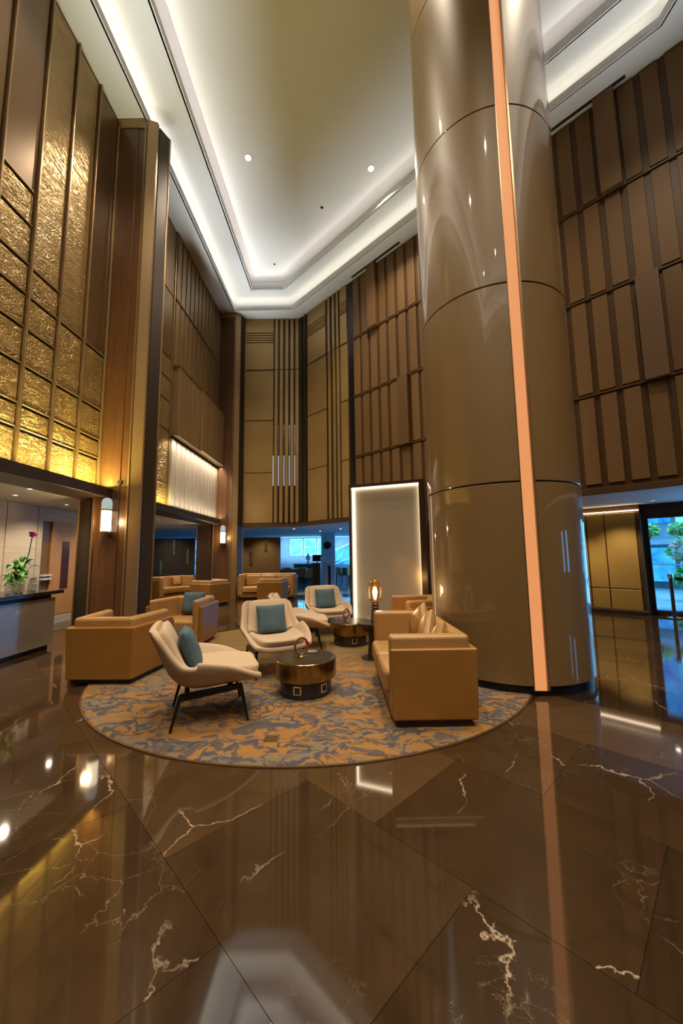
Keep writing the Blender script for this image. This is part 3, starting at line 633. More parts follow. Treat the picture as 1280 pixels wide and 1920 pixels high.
def sconce(x, y, z, label):
    t = empty('wall_sconce', (x, y, z), 0, label, 'lamp', 'wall sconces on the pillars')
    MB().lathe([(0.085, 0.0), (0.085, 0.40)], 20).build('lit_tube', M_sconce, t, True)
    MB().lathe([(0.088, 0.40), (0.088, 0.54), (0.075, 0.59), (0.045, 0.62), (0.0, 0.63)], 20, caps=False).build('frosted_dome', M_frost, t, True)
    MB().lathe([(0.092, 0.385), (0.092, 0.41)], 20).build('collar', M_brass, t); MB().lathe([(0.095, -0.03), (0.095, 0.0)], 20).build('base_cap', M_brass, t)
    MB().box(-0.03, 0.08, 0.1, 0.03, 0.14, 0.3).build('bracket', M_brass, t)
    point('sconce_glow_light', (x, y - 0.16, z + 0.2), 20, (1.0, 0.66, 0.30), 0.06)
sconce(-4.42, 6.92, 1.98, 'frosted glass capsule sconce glowing on the nearer walnut pillar')
sconce(-4.36, 13.42, 1.96, 'frosted glass capsule sconce glowing on the far corner pillar')

CX, CY, CR = 2.09, 5.07, 0.938
col = empty('column', (CX, CY, 0), 0, 'huge round glossy champagne column with a glowing orange light strip', 'column')
la = math.atan2(4.15 - CY, 2.03 - CX); half = 0.088
def shell(z0, z1, r=CR):
    m = MB(); n = 96; pts = []
    for i in range(n + 1):
        a = la + half + (2 * math.pi - 2 * half) * i / n; pts.append((math.cos(a), math.sin(a)))
    vs = []; fs = []
    for k, (rr, z) in enumerate(((r - 0.05, z0), (r - 0.006, z0), (r, z0 + 0.006), (r, z1 - 0.006), (r - 0.006, z1), (r - 0.05, z1))):
        for c, s_ in pts: vs.append((rr * c, rr * s_, z))
    w = n + 1
    for k in range(5):
        for i in range(n): fs.append((k * w + i, k * w + i + 1, (k + 1) * w + i + 1, (k + 1) * w + i))
    fs.append(tuple(k * w for k in range(6))); fs.append(tuple(k * w + n for k in range(6))[::-1])
    m.add(vs, fs); me = m.mesh('drum_panel'); me.materials.append(M_lacquer)
    return link('drum_panel', me, col, True)
for z0, z1 in ((0.10, 2.272), (2.288, 4.66), (4.672, 7.05), (7.062, 9.4), (9.412, ZI)): shell(z0, z1)
MB().lathe([(CR - 0.045, 0), (CR - 0.045, ZI)], 64).build('core', M_black, col, True)
MB().lathe([(CR - 0.03, 0.0), (CR - 0.03, 0.10)], 64).build('plinth', M_black, col, True)
lx, ly = math.cos(la), math.sin(la); tx, ty = -ly, lx
def led_box(a0, a1, r0, r1, z0, z1): return [(lx * r0 + tx * a0, ly * r0 + ty * a0), (lx * r1 + tx * a0, ly * r1 + ty * a0), (lx * r1 + tx * a1, ly * r1 + ty * a1), (lx * r0 + tx * a1, ly * r0 + ty * a1)]
MB().prism(led_box(-0.072, 0.050, CR - 0.05, CR - 0.004, 0, 0), 0.06, ZI).build('light_strip', M_led, col)
MB().prism(led_box(0.060, 0.080, CR - 0.05, CR + 0.003, 0, 0), 0.06, ZI).build('strip_rim', M_bronzetrim, col); MB().prism(led_box(-0.084, -0.074, CR - 0.05, CR + 0.003, 0, 0), 0.06, ZI).build('strip_rim', M_bronzetrim, col)

# ================================================================== RUG
rg = empty('round_carpet', (-0.45, 5.67, 0), 0, 'large round carpet with gold and slate blue abstract figures under the seats', 'carpet')
MB().lathe([(2.79, 0.001), (2.805, 0.012), (2.79, 0.018)], 128).build('pile', M_rug, rg, False)
MB().lathe([(2.822, 0.0005), (2.822, 0.010), (2.80, 0.012)], 128).build('edge_binding', M_frame, rg)
RZ = 0.018

# ================================================================== FURNITURE
def offset_line(pts, d):
    out = []
    for i, p in enumerate(pts):
        p = Vector(p)
        if i == 0: t = (Vector(pts[1]) - p).normalized(); n = Vector((-t.y, t.x)); q = p + n * d
        elif i == len(pts) - 1: t = (p - Vector(pts[i - 1])).normalized(); n = Vector((-t.y, t.x)); q = p + n * d
        else:
            t1 = (p - Vector(pts[i - 1])).normalized(); t2 = (Vector(pts[i + 1]) - p).normalized(); n1 = Vector((-t1.y, t1.x)); n2 = Vector((-t2.y, t2.x)); q = p + (n1 + n2) / (1 + n1.dot(n2)) * d
        out.append((q.x, q.y))
    return out
def ushell(pts, t, z0, z1, taper=1.0, lean=0.0):
    """wall of thickness t that follows the open line pts (its inside lies to the left)"""
    inn = offset_line(pts, t); m = MB(); n = len(pts); vs = []; fs = []
    for p, q in zip(pts, inn):
        vs += [(p[0] * taper, p[1] * taper, z0), (p[0], p[1], z1), (q[0], q[1], z1), (q[0] * taper, q[1] * taper, z0)]
    for i in range(n - 1):
        a, b = 4 * i, 4 * i + 4
        for k in range(4): fs.append((a + k, a + (k + 1) % 4, b + (k + 1) % 4, b + k))
    fs.append((0, 3, 2, 1)); e = 4 * (n - 1); fs.append((e, e + 1, e + 2, e + 3))
    return m.add(vs, fs)
def fixnormals(o):
    import bmesh
    b = bmesh.new(); b.from_mesh(o.data); bmesh.ops.recalc_face_normals(b, faces=b.faces); b.to_mesh(o.data); b.free(); return o
def pillow_mesh(w, h, t, n=10):
    m = MB(); rows = []
    def P(i, j, sgn):
        u, v = 2 * i / n - 1, 2 * j / n - 1; k = (max(0, 1 - u ** 4) * max(0, 1 - v ** 4)) ** 0.5
        pin = 1 - 0.06 * (1 - abs(v) ** 2) if abs(u) > .99 else 1
        sx = 1 - 0.07 * (1 - v * v) * abs(u) ** 3; sy = 1 - 0.07 * (1 - u * u) * abs(v) ** 3
        return (u * w / 2 * sx, sgn * t / 2 * k, v * h / 2 * sy)
    vs = []; fs = []; idx = {}
    for sgn in (1, -1):
        for i in range(n + 1):
            for j in range(n + 1):
                edge = i in (0, n) or j in (0, n); key = (i, j, 0 if edge else sgn)
                if key not in idx: idx[key] = len(vs); vs.append(P(i, j, sgn))
        g = lambda i, j: idx[(i, j, 0 if (i in (0, n) or j in (0, n)) else sgn)]
        for i in range(n):
            for j in range(n):
                f = (g(i, j), g(i + 1, j), g(i + 1, j + 1), g(i, j + 1)); fs.append(f if sgn < 0 else f[::-1])
    return m.add(vs, fs)
PILLOW_BLUE = pillow_mesh(0.44, 0.42, 0.15).mesh('throw_pillow'); PILLOW_BLUE.materials.append(M_blue)
PILLOW_TAN = pillow_mesh(0.40, 0.38, 0.15).mesh('throw_pillow'); PILLOW_TAN.materials.append(M_leatherlight)
def pillow(parent_obj, local, tilt, label, me=PILLOW_BLUE, yaw=0.0, scale=1.0, roll=0.0):
    """a loose pillow placed in the frame of a seat, top-level; tilt leans its top backwards (-x)"""
    o = link('throw_pillow', me, None, True); M = Matrix.Translation(parent_obj.location) @ Matrix.Rotation(parent_obj.rotation_euler.z, 4, 'Z')
    L = Matrix.Translation(local) @ Matrix.Rotation(yaw, 4, 'Z') @ Matrix.Rotation(-tilt, 4, 'Y') @ Matrix.Rotation(roll, 4, 'X') @ Matrix.Rotation(math.pi / 2, 4, 'Z') @ Matrix.Scale(scale, 4)
    o.matrix_world = M @ L; sm = o.modifiers.new('sub', 'SUBSURF'); sm.levels = 1; sm.render_levels = 1
    return tag(o, label, 'pillow', 'loose pillows on the seats')

def make_tub():
    t = empty('tub_armchair', (0, 0, 0), 0, 'x', 'armchair', 'camel leather tub armchairs')
    L = [(0.40, 0.51), (-0.42, 0.41), (-0.42, -0.41), (0.40, -0.51)]
    fixnormals(ushell(L, 0.06, 0.055, 0.66, 0.95).build('outer_shell', M_leather, t, bevel=0.018, seg=3))
    Li = offset_line(L, 0.055)
    fixnormals(ushell(Li, 0.12, 0.10, 0.765, 0.97).build('inner_back_cushion', M_leatherlight, t, bevel=0.045, seg=4))
    MB().prism([(0.42, 0.36), (-0.30, 0.28), (-0.30, -0.28), (0.42, -0.36)], 0.20, 0.43).build('seat_cushion', M_leatherlight, t, bevel=0.05, seg=4)
    MB().prism([(0.36, 0.42), (-0.36, 0.34), (-0.36, -0.34), (0.36, -0.42)], 0.055, 0.21).build('seat_base', M_leather, t, bevel=0.01)
    MB().prism([(0.32, 0.43), (-0.34, 0.36), (-0.34, -0.36), (0.32, -0.43)], 0.0, 0.056).build('plinth', M_plinth, t)
    return t
def make_sofa(L=1.70, D=0.80, n=2, high=0.765, back=0):
    t = empty('sofa', (0, 0, 0), 0, 'x', 'sofa', 'camel leather sofas')
    h = L / 2; P = [(0.34, h), (-D + 0.38, h), (-D + 0.38, -h), (0.34, -h)]
    fixnormals(ushell(P, 0.055, 0.06, high - 0.105, 0.97).build('outer_shell', M_leather, t, bevel=0.018, seg=3))
    Li = offset_line(P, 0.05); fixnormals(ushell(Li, 0.13, 0.12, high, 0.985).build('inner_back_cushion', M_leatherlight, t, bevel=0.04, seg=4))
    MB().box(-D + 0.50, -h + 0.12, 0.06, 0.33, h - 0.12, 0.24).build('seat_base', M_leather, t, bevel=0.012)
    w = (L - 0.38) / n
    for i in range(n): MB().box(-D + 0.56, -h + 0.19 + i * w + 0.004, 0.22, 0.38, -h + 0.19 + (i + 1) * w - 0.004, 0.43).build('seat_cushion', M_leatherlight, t, bevel=0.05, seg=4)
    for i in range(back):
        wb = (L - 0.40) / back; MB().box(-D + 0.55, -h + 0.20 + i * wb + 0.006, 0.44, -D + 0.72, -h + 0.20 + (i + 1) * wb - 0.006, high - 0.06).build('back_cushion', M_leatherlight, t, bevel=0.04, seg=4)
    MB().box(-D + 0.44, -h + 0.06, 0.0, 0.28, h - 0.06, 0.061).build('plinth', M_plinth, t)
    return t
tub = make_tub(); PI = math.pi
tubL = place(tub, -2.92, 4.98, PI / 2, 'camel leather tub armchair turned its back to us, left edge of the carpet', RZ)
tubF = place(copy_tree(tub), -2.82, 6.78, math.radians(-97), 'camel leather tub armchair facing us with a blue pillow in it', RZ)
tub3 = place(copy_tree(tub), -4.22, 12.0, math.radians(150), 'distant camel tub armchair in front of the dark pillar base at left')
tub4 = place(copy_tree(tub), -2.42, 12.5, PI / 2 + 0.05, 'distant camel tub armchair with its back to us before the yellow sofa')
tub5 = place(copy_tree(tub), 1.26, 6.38, math.radians(-170), 'camel tub armchair half hidden between lit screen and column', RZ)
sofaR = place(make_sofa(1.64, 0.80), 0.70, 4.20, PI + 0.02, 'camel leather sofa seen from its end, in front of the column', RZ)
sofaB = place(make_sofa(2.05, 0.85, 3, 0.86, 3), -2.77, 13.6, -PI / 2, 'long yellowish leather sofa with three back cushions at the back wall')
sofaW = place(make_sofa(1.5, 0.80, 2, 0.80), -6.25, 13.75, math.radians(-30), 'distant camel sofa with a brown bolster before the dark partition at left')
pillow(tubF, (-0.20, 0.02, 0.43 + 0.20 + RZ), 0.28, 'slate blue pillow in the tub armchair facing us')
pillow(tub5, (-0.12, 0.10, 0.63), 0.3, 'tan leather pillow in the armchair beside the lit screen', PILLOW_TAN)
pillow(sofaR, (-0.20, -0.52, 0.66), 0.25, 'tan pillow standing on its corner at the far end of the sofa by the column', PILLOW_TAN, 0.25, 0.95, 0.7)
pillow(sofaR, (-0.17, -0.05, 0.66), 0.30, 'middle tan leather pillow of the sofa in front of the column', PILLOW_TAN, -0.1, 0.95, 0.6)
pillow(sofaR, (-0.18, 0.36, 0.63), 0.35, 'tan leather pillow nearest the near arm of the sofa by the column', PILLOW_TAN, -0.2, 0.9, 0.5)
pillow(sofaW, (-0.12, 0.25, 0.62), 0.3, 'brown leather bolster on the distant sofa by the dark partition', PILLOW_TAN, 0, 0.9)

# ---- cream lounge chairs
def lerp_tab(tab, x):
    for (a, va), (b, vb) in zip(tab[:-1], tab[1:]):
        if x <= b: k = (x - a) / (b - a); k = max(0, min(1, k)); return [p + (q - p) * k for p, q in zip(va, vb)] if isinstance(va, (list, tuple)) else va + (vb - va) * k
    return tab[-1][1]
def catmull(pts, n):
    out = []; P = [Vector(p) for p in pts]; m = len(P)
    for i in range(n + 1):
        x = i / n * (m - 1); k = min(int(x), m - 2); t = x - k; p0, p1, p2, p3 = P[max(k - 1, 0)], P[k], P[k + 1], P[min(k + 2, m - 1)]
        out.append(0.5 * ((2 * p1) + (-p0 + p2) * t + (2 * p0 - 5 * p1 + 4 * p2 - p3) * t * t + (-p0 + 3 * p1 - 3 * p2 + p3) * t ** 3))
    return out
# (x, z, half width, edge lift)
CH = [(0.43, 0.335, 0.33, 0.03), (0.34, 0.325, 0.37, 0.09), (0.17, 0.31, 0.40, 0.19), (-0.02, 0.295, 0.41, 0.245), (-0.18, 0.31, 0.405, 0.245), (-0.29, 0.395, 0.395, 0.175), (-0.355, 0.51, 0.372, 0.115), (-0.41, 0.64, 0.352, 0.075), (-0.455, 0.745, 0.335, 0.05), (-0.475, 0.80, 0.27, 0.03)]
def chair_sheet(umax, off, v0, v1, nv=26, nu=14, wscale=1.0, puff=0.0, rnd=0.0):
    C = catmull([Vector(c[:2] + (0,)) for c in CH], 90); Wd = catmull([Vector((c[2], c[3], 0)) for c in CH], 90); rows = []
    for j in range(nv + 1):
        q = v0 + (v1 - v0) * j / nv; f = q * 90; k = min(int(f), 89); t = f - k; c = C[k].lerp(C[k + 1], t); wd = Wd[k].lerp(Wd[k + 1], t)
        tg = (C[min(k + 1, 90)] - C[max(k - 1, 0)]); tg = Vector((tg.x, tg.y)).normalized(); nrm = Vector((tg.y, -tg.x)); 
        # smooth blend of the lift direction: up on the seat, forward on the back
        row = []; jj = 2 * j / nv - 1
        for i in range(nu + 1):
            u = (2 * i / nu - 1) * umax; hw = wd.x * wscale
            if rnd: hw *= 1 - rnd * abs(jj) ** 6
            y = u * hw; lf = wd.y * abs(u) ** 3.6 + off + puff * (1 - (abs(u) / umax) ** 4) * (1 - jj ** 4)
            row.append((c.x + nrm.x * lf, y, c.y + nrm.y * lf))
        rows.append(row)
    return rows
def make_lounge():
    t = empty('lounge_chair', (0, 0, 0), 0, 'x', 'armchair', 'cream upholstered lounge chairs')
    m = MB().grid(chair_sheet(1.0, 0.0, 0.0, 1.0)); o = m.build('shell', M_boucle, t, True)
    md = o.modifiers.new('solid', 'SOLIDIFY'); md.thickness = 0.055; md.offset = 0
    sb = o.modifiers.new('sub', 'SUBSURF'); sb.levels = 1; sb.render_levels = 2
    for nm, v0, v1, um, ws in (('seat_cushion', 0.015, 0.44, 0.76, 1.0), ('back_cushion', 0.50, 0.94, 0.78, 1.0)):
        m = MB().grid(chair_sheet(um, 0.055, v0, v1, 14, 12, ws, 0.035, 0.10)); o = m.build(nm, M_boucle, t, True)
        md = o.modifiers.new('solid', 'SOLIDIFY'); md.thickness = 0.075; md.offset = 0
        sb = o.modifiers.new('sub', 'SUBSURF'); sb.levels = 1; sb.render_levels = 2
    for s in (1, -1):
        y = 0.285 * s
        MB().add([(-0.24, y - 0.012, 0.225), (0.26, y - 0.012, 0.27), (0.26, y + 0.012, 0.27), (-0.24, y + 0.012, 0.225), (-0.24, y - 0.012, 0.285), (0.26, y - 0.012, 0.315), (0.26, y + 0.012, 0.315), (-0.24, y + 0.012, 0.285)],
                 [(0, 3, 2, 1), (4, 5, 6, 7), (0, 1, 5, 4), (1, 2, 6, 5), (2, 3, 7, 6), (3, 0, 4, 7)]).build('side_rail', M_black, t)
        MB().tube([(0.25, y, 0.30), (0.315, y * 1.06, 0.0)], [0.017, 0.011], 8).build('leg', M_black, t, True); MB().tube([(-0.23, y, 0.27), (-0.30, y * 1.06, 0.0)], [0.017, 0.011], 8).build('leg', M_black, t, True)
    MB().box(-0.20, -0.285, 0.235, -0.16, 0.285, 0.275).box(0.15, -0.285, 0.27, 0.19, 0.285, 0.305).build('cross_rail', M_black, t)
    return t
lc = make_lounge()
ch1 = place(lc, -1.33, 3.77, math.radians(22), 'cream lounge chair nearest to us, seen from its side with black legs', RZ)
ch2 = place(copy_tree(lc), -0.95, 5.13, math.radians(-64), 'cream lounge chair facing us behind the nearer drum table', RZ)
ch3 = place(copy_tree(lc), -0.76, 6.36, math.radians(8), 'cream lounge chair turned right, mostly hidden behind the middle chair', RZ)
ch4 = place(copy_tree(lc), -0.36, 7.50, math.radians(-72), 'farthest cream lounge chair facing us, left of the lit screen', RZ)
for c_ in (ch1, ch2, ch3, ch4): c_.scale = (1.05, 1.05, 1.05)
pillow(ch1, (-0.17, 0.0, 0.60 + RZ), 0.36, 'slate blue pillow on the nearest cream chair, seen edge on')
pillow(ch2, (-0.17, 0.0, 0.60 + RZ), 0.36, 'slate blue pillow on the cream chair behind the nearer drum table')
pillow(ch4, (-0.17, 0.0, 0.60 + RZ), 0.36, 'slate blue pillow on the farthest cream lounge chair')

# ---- drum tables with ring sculptures
def make_drum():
    t = empty('drum_table', (0, 0, 0), 0, 'x', 'table', 'brass drum tables')
    b = MB().lathe([(0.285, 0.0), (0.285, 0.175)], 40).build('black_base', M_blackstone, t, False)
    MB().lathe([(0.335, 0.172), (0.338, 0.18), (0.338, 0.355), (0.332, 0.362)], 48, caps=False).build('brass_band', M_drum, t, True)
    MB().lathe([(0.333, 0.362), (0.30, 0.366), (0.0, 0.366)], 48, caps=False).build('top', M_drumtop, t); MB().lathe([(0.0, 0.174), (0.335, 0.173)], 48, caps=False).build('underside', M_black, t)
    for k in range(6):
        a = 2 * PI * k / 6 - 0.62 * PI + 0.18; m = MB(); r = 0.290; w = 0.042; th = 0.011
        def cp(u, z): aa = a + u / r; return (r * math.cos(aa), r * math.sin(aa), z)
        zc = 0.09
        for (u0_, u1_, z0, z1) in ((-w, w, zc + w - th, zc + w), (-w, w, zc - w, zc - w + th), (-w, -w + th, zc - w, zc + w), (w - th, w, zc - w, zc + w)): m.add([cp(u0_, z0), cp(u1_, z0), cp(u1_, z1), cp(u0_, z1)], [(0, 1, 2, 3)])
        m.build('square_inlay', M_chrome, b, solid=0.004)
    return t
def make_ring():
    t = empty('ring_sculpture', (0, 0, 0), 0, 'x', 'sculpture', 'wooden ring sculptures')
    R_ = 0.088; m = MB().tube([(R_ * 0.82 * math.cos(2 * PI * k / 32), 0, 0.03 + R_ + R_ * math.sin(2 * PI * k / 32)) for k in range(32)], 0.0125, 10, True); m.build('ring', M_ring, t, True)
    MB().tube([(0.045, 0, 0.165), (0.072, 0, 0.145), (0.08, 0, 0.125)], [0.014, 0.018, 0.013], 8).build('red_bead', M_red, t, True)
    MB().lathe([(0.045, 0.0), (0.045, 0.012), (0.02, 0.022), (0.015, 0.032)], 20).build('foot', M_brass, t, True)
    return t
dt = make_drum(); rs = make_ring()
place(dt, -0.46, 4.34, 0.0, 'brass and black drum table nearest to us with a ring on top', RZ); place(rs, -0.50, 4.30, 0.35, 'wooden ring sculpture on the nearest drum table', RZ + 0.366)
d2 = place(copy_tree(dt), 0.07, 6.55, 0.4, 'farther brass and black drum table beside the lamp', RZ); place(copy_tree(rs), -0.0, 6.50, 0.9, 'wooden ring sculpture on the farther drum table', RZ + 0.366)
d3 = place(copy_tree(dt), -2.72, 5.86, 0.2, 'drum table hidden between the two leather tub armchairs', RZ); place(copy_tree(rs), -2.70, 5.86, 1.0, 'wooden ring sculpture peeping over the left tub armchair', RZ + 0.366)
dk = empty('coaster_tray', (-0.40, 4.52, RZ + 0.366), 0.3, 'small pale dish lying on the nearest drum table behind the ring', 'dish'); MB().lathe([(0.05, 0), (0.06, 0.008), (0.052, 0.006)], 20).build('dish', M_crystal, dk, True)
fo = empty('floor_outlet', (-0.62, 3.25, RZ), 0.0, 'small square metal floor outlet plate on the carpet before the chair', 'outlet'); MB().box(-0.06, -0.06, 0, 0.06, 0.06, 0.004).build('plate', M_chrome, fo); MB().box(-0.045, -0.045, 0.003, 0.045, 0.035, 0.006).build('lid', M_brass, fo)

# ---- side table and lamp
st = empty('side_table', (0.36, 5.62, RZ), 0, 'small round dark side table behind the sofa carrying the lamp', 'table')
MB().lathe([(0.205, 0.475), (0.21, 0.485), (0.205, 0.50)], 36).build('top', M_blackstone, st, True); MB().lathe([(0.06, 0.0), (0.045, 0.24), (0.06, 0.476)], 20).build('stem', M_darkbronze, st, True); MB().lathe([(0.15, 0.0), (0.15, 0.015)], 32).build('foot', M_darkbronze, st)
lp = empty('table_lamp', (0.42, 5.60, RZ + 0.50), 0, 'lit table lamp with amber glass cylinder on a dark textured stem', 'lamp')
MB().lathe([(0.062, 0.0), (0.05, 0.16), (0.045, 0.30)], 10).build('stem', M_darkwood, lp)
for k in range(6):
    m = MB().lathe([(0.066 - k * 0.003, 0.02 + k * 0.045), (0.071 - k * 0.003, 0.035 + k * 0.045), (0.065 - k * 0.003, 0.05 + k * 0.045)], 10, caps=False); m.build('ridge', M_darkwood, lp)
MB().lathe([(0.04, 0.302), (0.09, 0.305), (0.102, 0.33), (0.102, 0.53), (0.085, 0.575), (0.04, 0.59)], 28, caps=False).build('glass_shade', M_amber, lp, True)
MB().lathe([(0.03, 0.50), (0.045, 0.51), (0.045, 0.60), (0.02, 0.615), (0.012, 0.64)], 16).build('brass_cap', M_brass, lp, True)
MB().lathe([(0.014, 0.33), (0.024, 0.36), (0.036, 0.43), (0.022, 0.49), (0.016, 0.50)], 16).build('bulb', M_bulb, lp, True)
point('table_lamp_light', (0.42, 5.48, RZ + 0.93), 12, (1.0, 0.62, 0.28), 0.05)

# ---- lit mesh screen
sc = empty('lit_screen', (0.82, 7.50, 0), -0.38, 'tall free-standing mesh screen with glowing edges in a dark frame', 'screen')
hw, ht, zb = 0.69, 2.85, 0.10
MB().box(-hw - 0.05, -0.14, 0, -hw, 0.10, ht + 0.06).build('frame_post', M_darkwood, sc); MB().box(hw, -0.14, 0, hw + 0.11, 0.10, ht + 0.06).build('frame_post', M_darkwood, sc)
MB().box(-hw, -0.14, ht, hw, 0.10, ht + 0.06).build('frame_head', M_darkwood, sc); MB().box(-hw, -0.14, 0, hw, 0.10, zb).build('frame_sill', M_darkwood, sc)
MB().box(-hw, 0.0, zb, hw, 0.02, ht).build('mesh_panel', M_mesh, sc)
for x0, x1, z0, z1 in ((-hw, -hw + 0.014, zb, ht), (hw - 0.014, hw, zb, ht), (-hw, hw, ht - 0.014, ht), (-hw, hw, zb, zb + 0.014)): MB().box(x0, -0.05, z0, x1, -0.004, z1).build('edge_light', M_cove_led, sc)

# ================================================================== RECEPTION DESK
ds = empty('reception_desk', (-5.0, 4.6, 0), 0, 'polished grey marble reception desk with a thin dark top at far left', 'desk')
MB().box(-0.75, -3.2, 0.07, 0.02, 1.95, 0.84).build('marble_front', M_desk, ds, bevel=0.006); MB().box(-0.70, -3.15, 0.0, -0.03, 1.90, 0.075).build('toe_kick', M_plinth, ds)
MB().box(-0.70, -3.1, 0.84, -0.02, 1.90, 0.90).build('recess', M_black, ds); MB().box(-0.80, -3.25, 0.90, 0.08, 2.06, 0.955).build('counter_top', M_blackstone, ds, bevel=0.004)
def vase(x, y, r, h, label):
    o = empty('crystal_vase', (x, y, 0.955), 0, label, 'vase', 'crystal vessels on the desk')
    MB().lathe([(r * 0.7, 0), (r, h * 0.2), (r * 0.95, h * 0.6), (r * 0.6, h * 0.85), (r * 0.7, h), (r * 0.55, h * 0.98), (r * 0.45, h * 0.8)], 16, caps=False).build('bowl', M_crystal, o, True); MB().lathe([(r * 0.75, 0.0), (r * 0.7, 0.02)], 16).build('foot', M_crystal, o); return o
vase(-5.24, 6.08, 0.09, 0.24, 'middle crystal vase on the desk, holding the orchid'); vase(-5.22, 6.33, 0.07, 0.23, 'crystal vase at the right of the orchid, near the desk end'); vase(-5.2, 5.86, 0.05, 0.17, 'small crystal tumbler left of the orchid vase')
orc = empty('orchid', (-5.24, 6.12, 1.16), 0, 'orchid with bright green leaves and one magenta bloom on the desk', 'plant')
MB().tube([(0, 0, -0.15), (0.0, 0.05, 0.2), (0.02, 0.10, 0.45), (0.03, 0.12, 0.70)], 0.008, 6).build('stem', M_leafdark, orc, True)
def leaf(base, tip, w, mat, parent, droop=0.05, name='leaf'):
    a, b = Vector(base), Vector(tip); d = (b - a); side = d.cross(Vector((0, 0, 1))).normalized() if abs(d.normalized().z) < 0.95 else Vector((1, 0, 0)); rows = []
    for i in range(6):
        t = i / 5; c = a + d * t; c.z += droop * math.sin(t * PI) ; ww = w * math.sin(PI * min(1, 0.08 + t * 0.92)) ** 0.8
        rows.append([c - side * ww, c + Vector((0, 0, -ww * 0.3)), c + side * ww])
    return MB().grid(rows).build(name, mat, parent, True, solid=0.003)
rd = random.Random(3)
for k in range(46):
    a = rd.uniform(0, 2 * PI); r = rd.uniform(0.05, 0.21); z = rd.uniform(0.02, 0.36) - r * 0.4; b = (rd.uniform(-.07, .07), rd.uniform(-.12, .07), z)
    leaf(b, (b[0] + r * math.cos(a), b[1] + r * math.sin(a) - 0.03, z + rd.uniform(-0.08, 0.09)), rd.uniform(0.022, 0.04), M_leaf if rd.random() < .8 else M_leafdark, orc)
for k in range(14):
    z = 0.1 - k * 0.013; leaf((0.0, -0.19 + rd.uniform(-.03, .03), z), (rd.uniform(-.08, .08), -0.24 + rd.uniform(-.06, .06), z - 0.06), 0.025, M_leaf, orc)
for k in range(10):
    a = 2 * PI * k / 5 + (0.6 if k > 4 else 0); cz = 0.74; r = 0.085 if k < 5 else 0.06
    leaf((0.03, 0.12, cz), (0.06, 0.12 + r * math.cos(a), cz + r * math.sin(a) * 0.85), 0.042, M_petal, orc, 0.01, 'petal')

# ================================================================== FAR FURNITURE AND PARTITIONS
M_part = simple('brown_partition', (0.115, 0.070, 0.026), (0.15, 0.095, 0.038), 1.0, 0.4, 0.2)
def partition(x, y, w, rz, label, bars_):
    t = empty('partition', (x, y, 0), rz, label, 'partition')
    MB().box(-w / 2, 0, 0.05, w / 2, 0.10, 2.22).build('panel', M_part if rz == 0 else M_darkbronze, t, bevel=0.008); MB().box(-w / 2 + 0.03, 0.02, 0, w / 2 - 0.03, 0.08, 0.05).build('plinth', M_black, t)
    for bx, z0, z1 in bars_: MB().box(bx - 0.05, -0.035, z0, bx + 0.05, 0.0, z1).build('brass_pull', M_brass, t, bevel=0.006)
    return t
partition(-3.33, 15.0, 1.50, 0.0, 'dark bronze partition with two brass pulls behind the yellow sofa', ((-0.40, 1.15, 1.68), (0.18, 1.67, 2.15)))
partition(-6.75, 14.9, 1.6, 0.001, 'dark partition with brass pulls under the slatted wall at left', ((-0.50, 0.8, 1.35), (0.0, 1.55, 2.15), (0.55, 1.2, 1.8)))
partition(-4.95, 14.6, 0.10, PI / 2, 'narrow partition end with a brass pull beside the far pillar', ((0.0, 1.5, 2.1),))
def din_chair():
    t = empty('dining_chair', (0, 0, 0), 0, 'x', 'chair', 'dining chairs in the far lounge')
    MB().box(-0.25, -0.26, 0.36, 0.26, 0.26, 0.47).build('seat', M_tablecloth, t, bevel=0.03); 
    fixnormals(ushell([(0.15, 0.30), (-0.28, 0.26), (-0.28, -0.26), (0.15, -0.30)], 0.06, 0.36, 0.80).build('backrest', M_slat, t, bevel=0.02))
    for sx in (-0.22, 0.22):
        for sy in (-0.22, 0.22): MB().tube([(sx, sy, 0.37), (sx * 1.1, sy * 1.1, 0.0)], [0.02, 0.013], 6).build('leg', M_black, t)
    return t
def din_table(w, d, label, x, y, mat):
    t = empty('dining_table', (x, y, 0), 0, label, 'table', 'dining tables in the far lounge')
    MB().box(-w / 2, -d / 2, 0.70, w / 2, d / 2, 0.75).build('tabletop', mat, t, bevel=0.01)
    for sx in (-1, 1):
        for sy in (-1, 1): MB().tube([(sx * (w / 2 - 0.08), sy * (d / 2 - 0.08), 0.70), (sx * (w / 2 - 0.08), sy * (d / 2 - 0.08), 0)], 0.025, 6).build('leg', M_black, t)
din_table(1.7, 0.9, 'white long dining table in the far blue-lit lounge, left of the totem', -3.0, 20.6, M_tablecloth); din_table(0.9, 0.9, 'round-edged low table by the blue slanted window', -0.15, 22.2, M_tablecloth)
dc = din_chair(); first = True
for x, y, a, lb in [(-3.62, 19.9, PI / 2, 'leftmost dining chair at the white table in the far lounge'), (-2.95, 19.85, PI / 2, 'second dining chair at the white table in the far lounge'), (-2.28, 19.9, PI / 2, 'third dining chair at the white table in the far lounge'), (-1.75, 19.0, PI, 'dining chair just left of the dark totem in the far lounge'),
                    (0.12, 20.9, 2.2, 'beige dining chair just left of the lit screen in the far lounge'), (-0.5, 21.3, 0.3, 'dining chair right of the grey totem, facing the slanted window'), (-3.4, 21.4, -PI / 2, 'dining chair on the far side of the white table, left'), (-2.5, 21.4, -PI / 2, 'dining chair on the far side of the white table, right')]:
    o = dc if first else copy_tree(dc); first = False; place(o, x, y, a, lb)
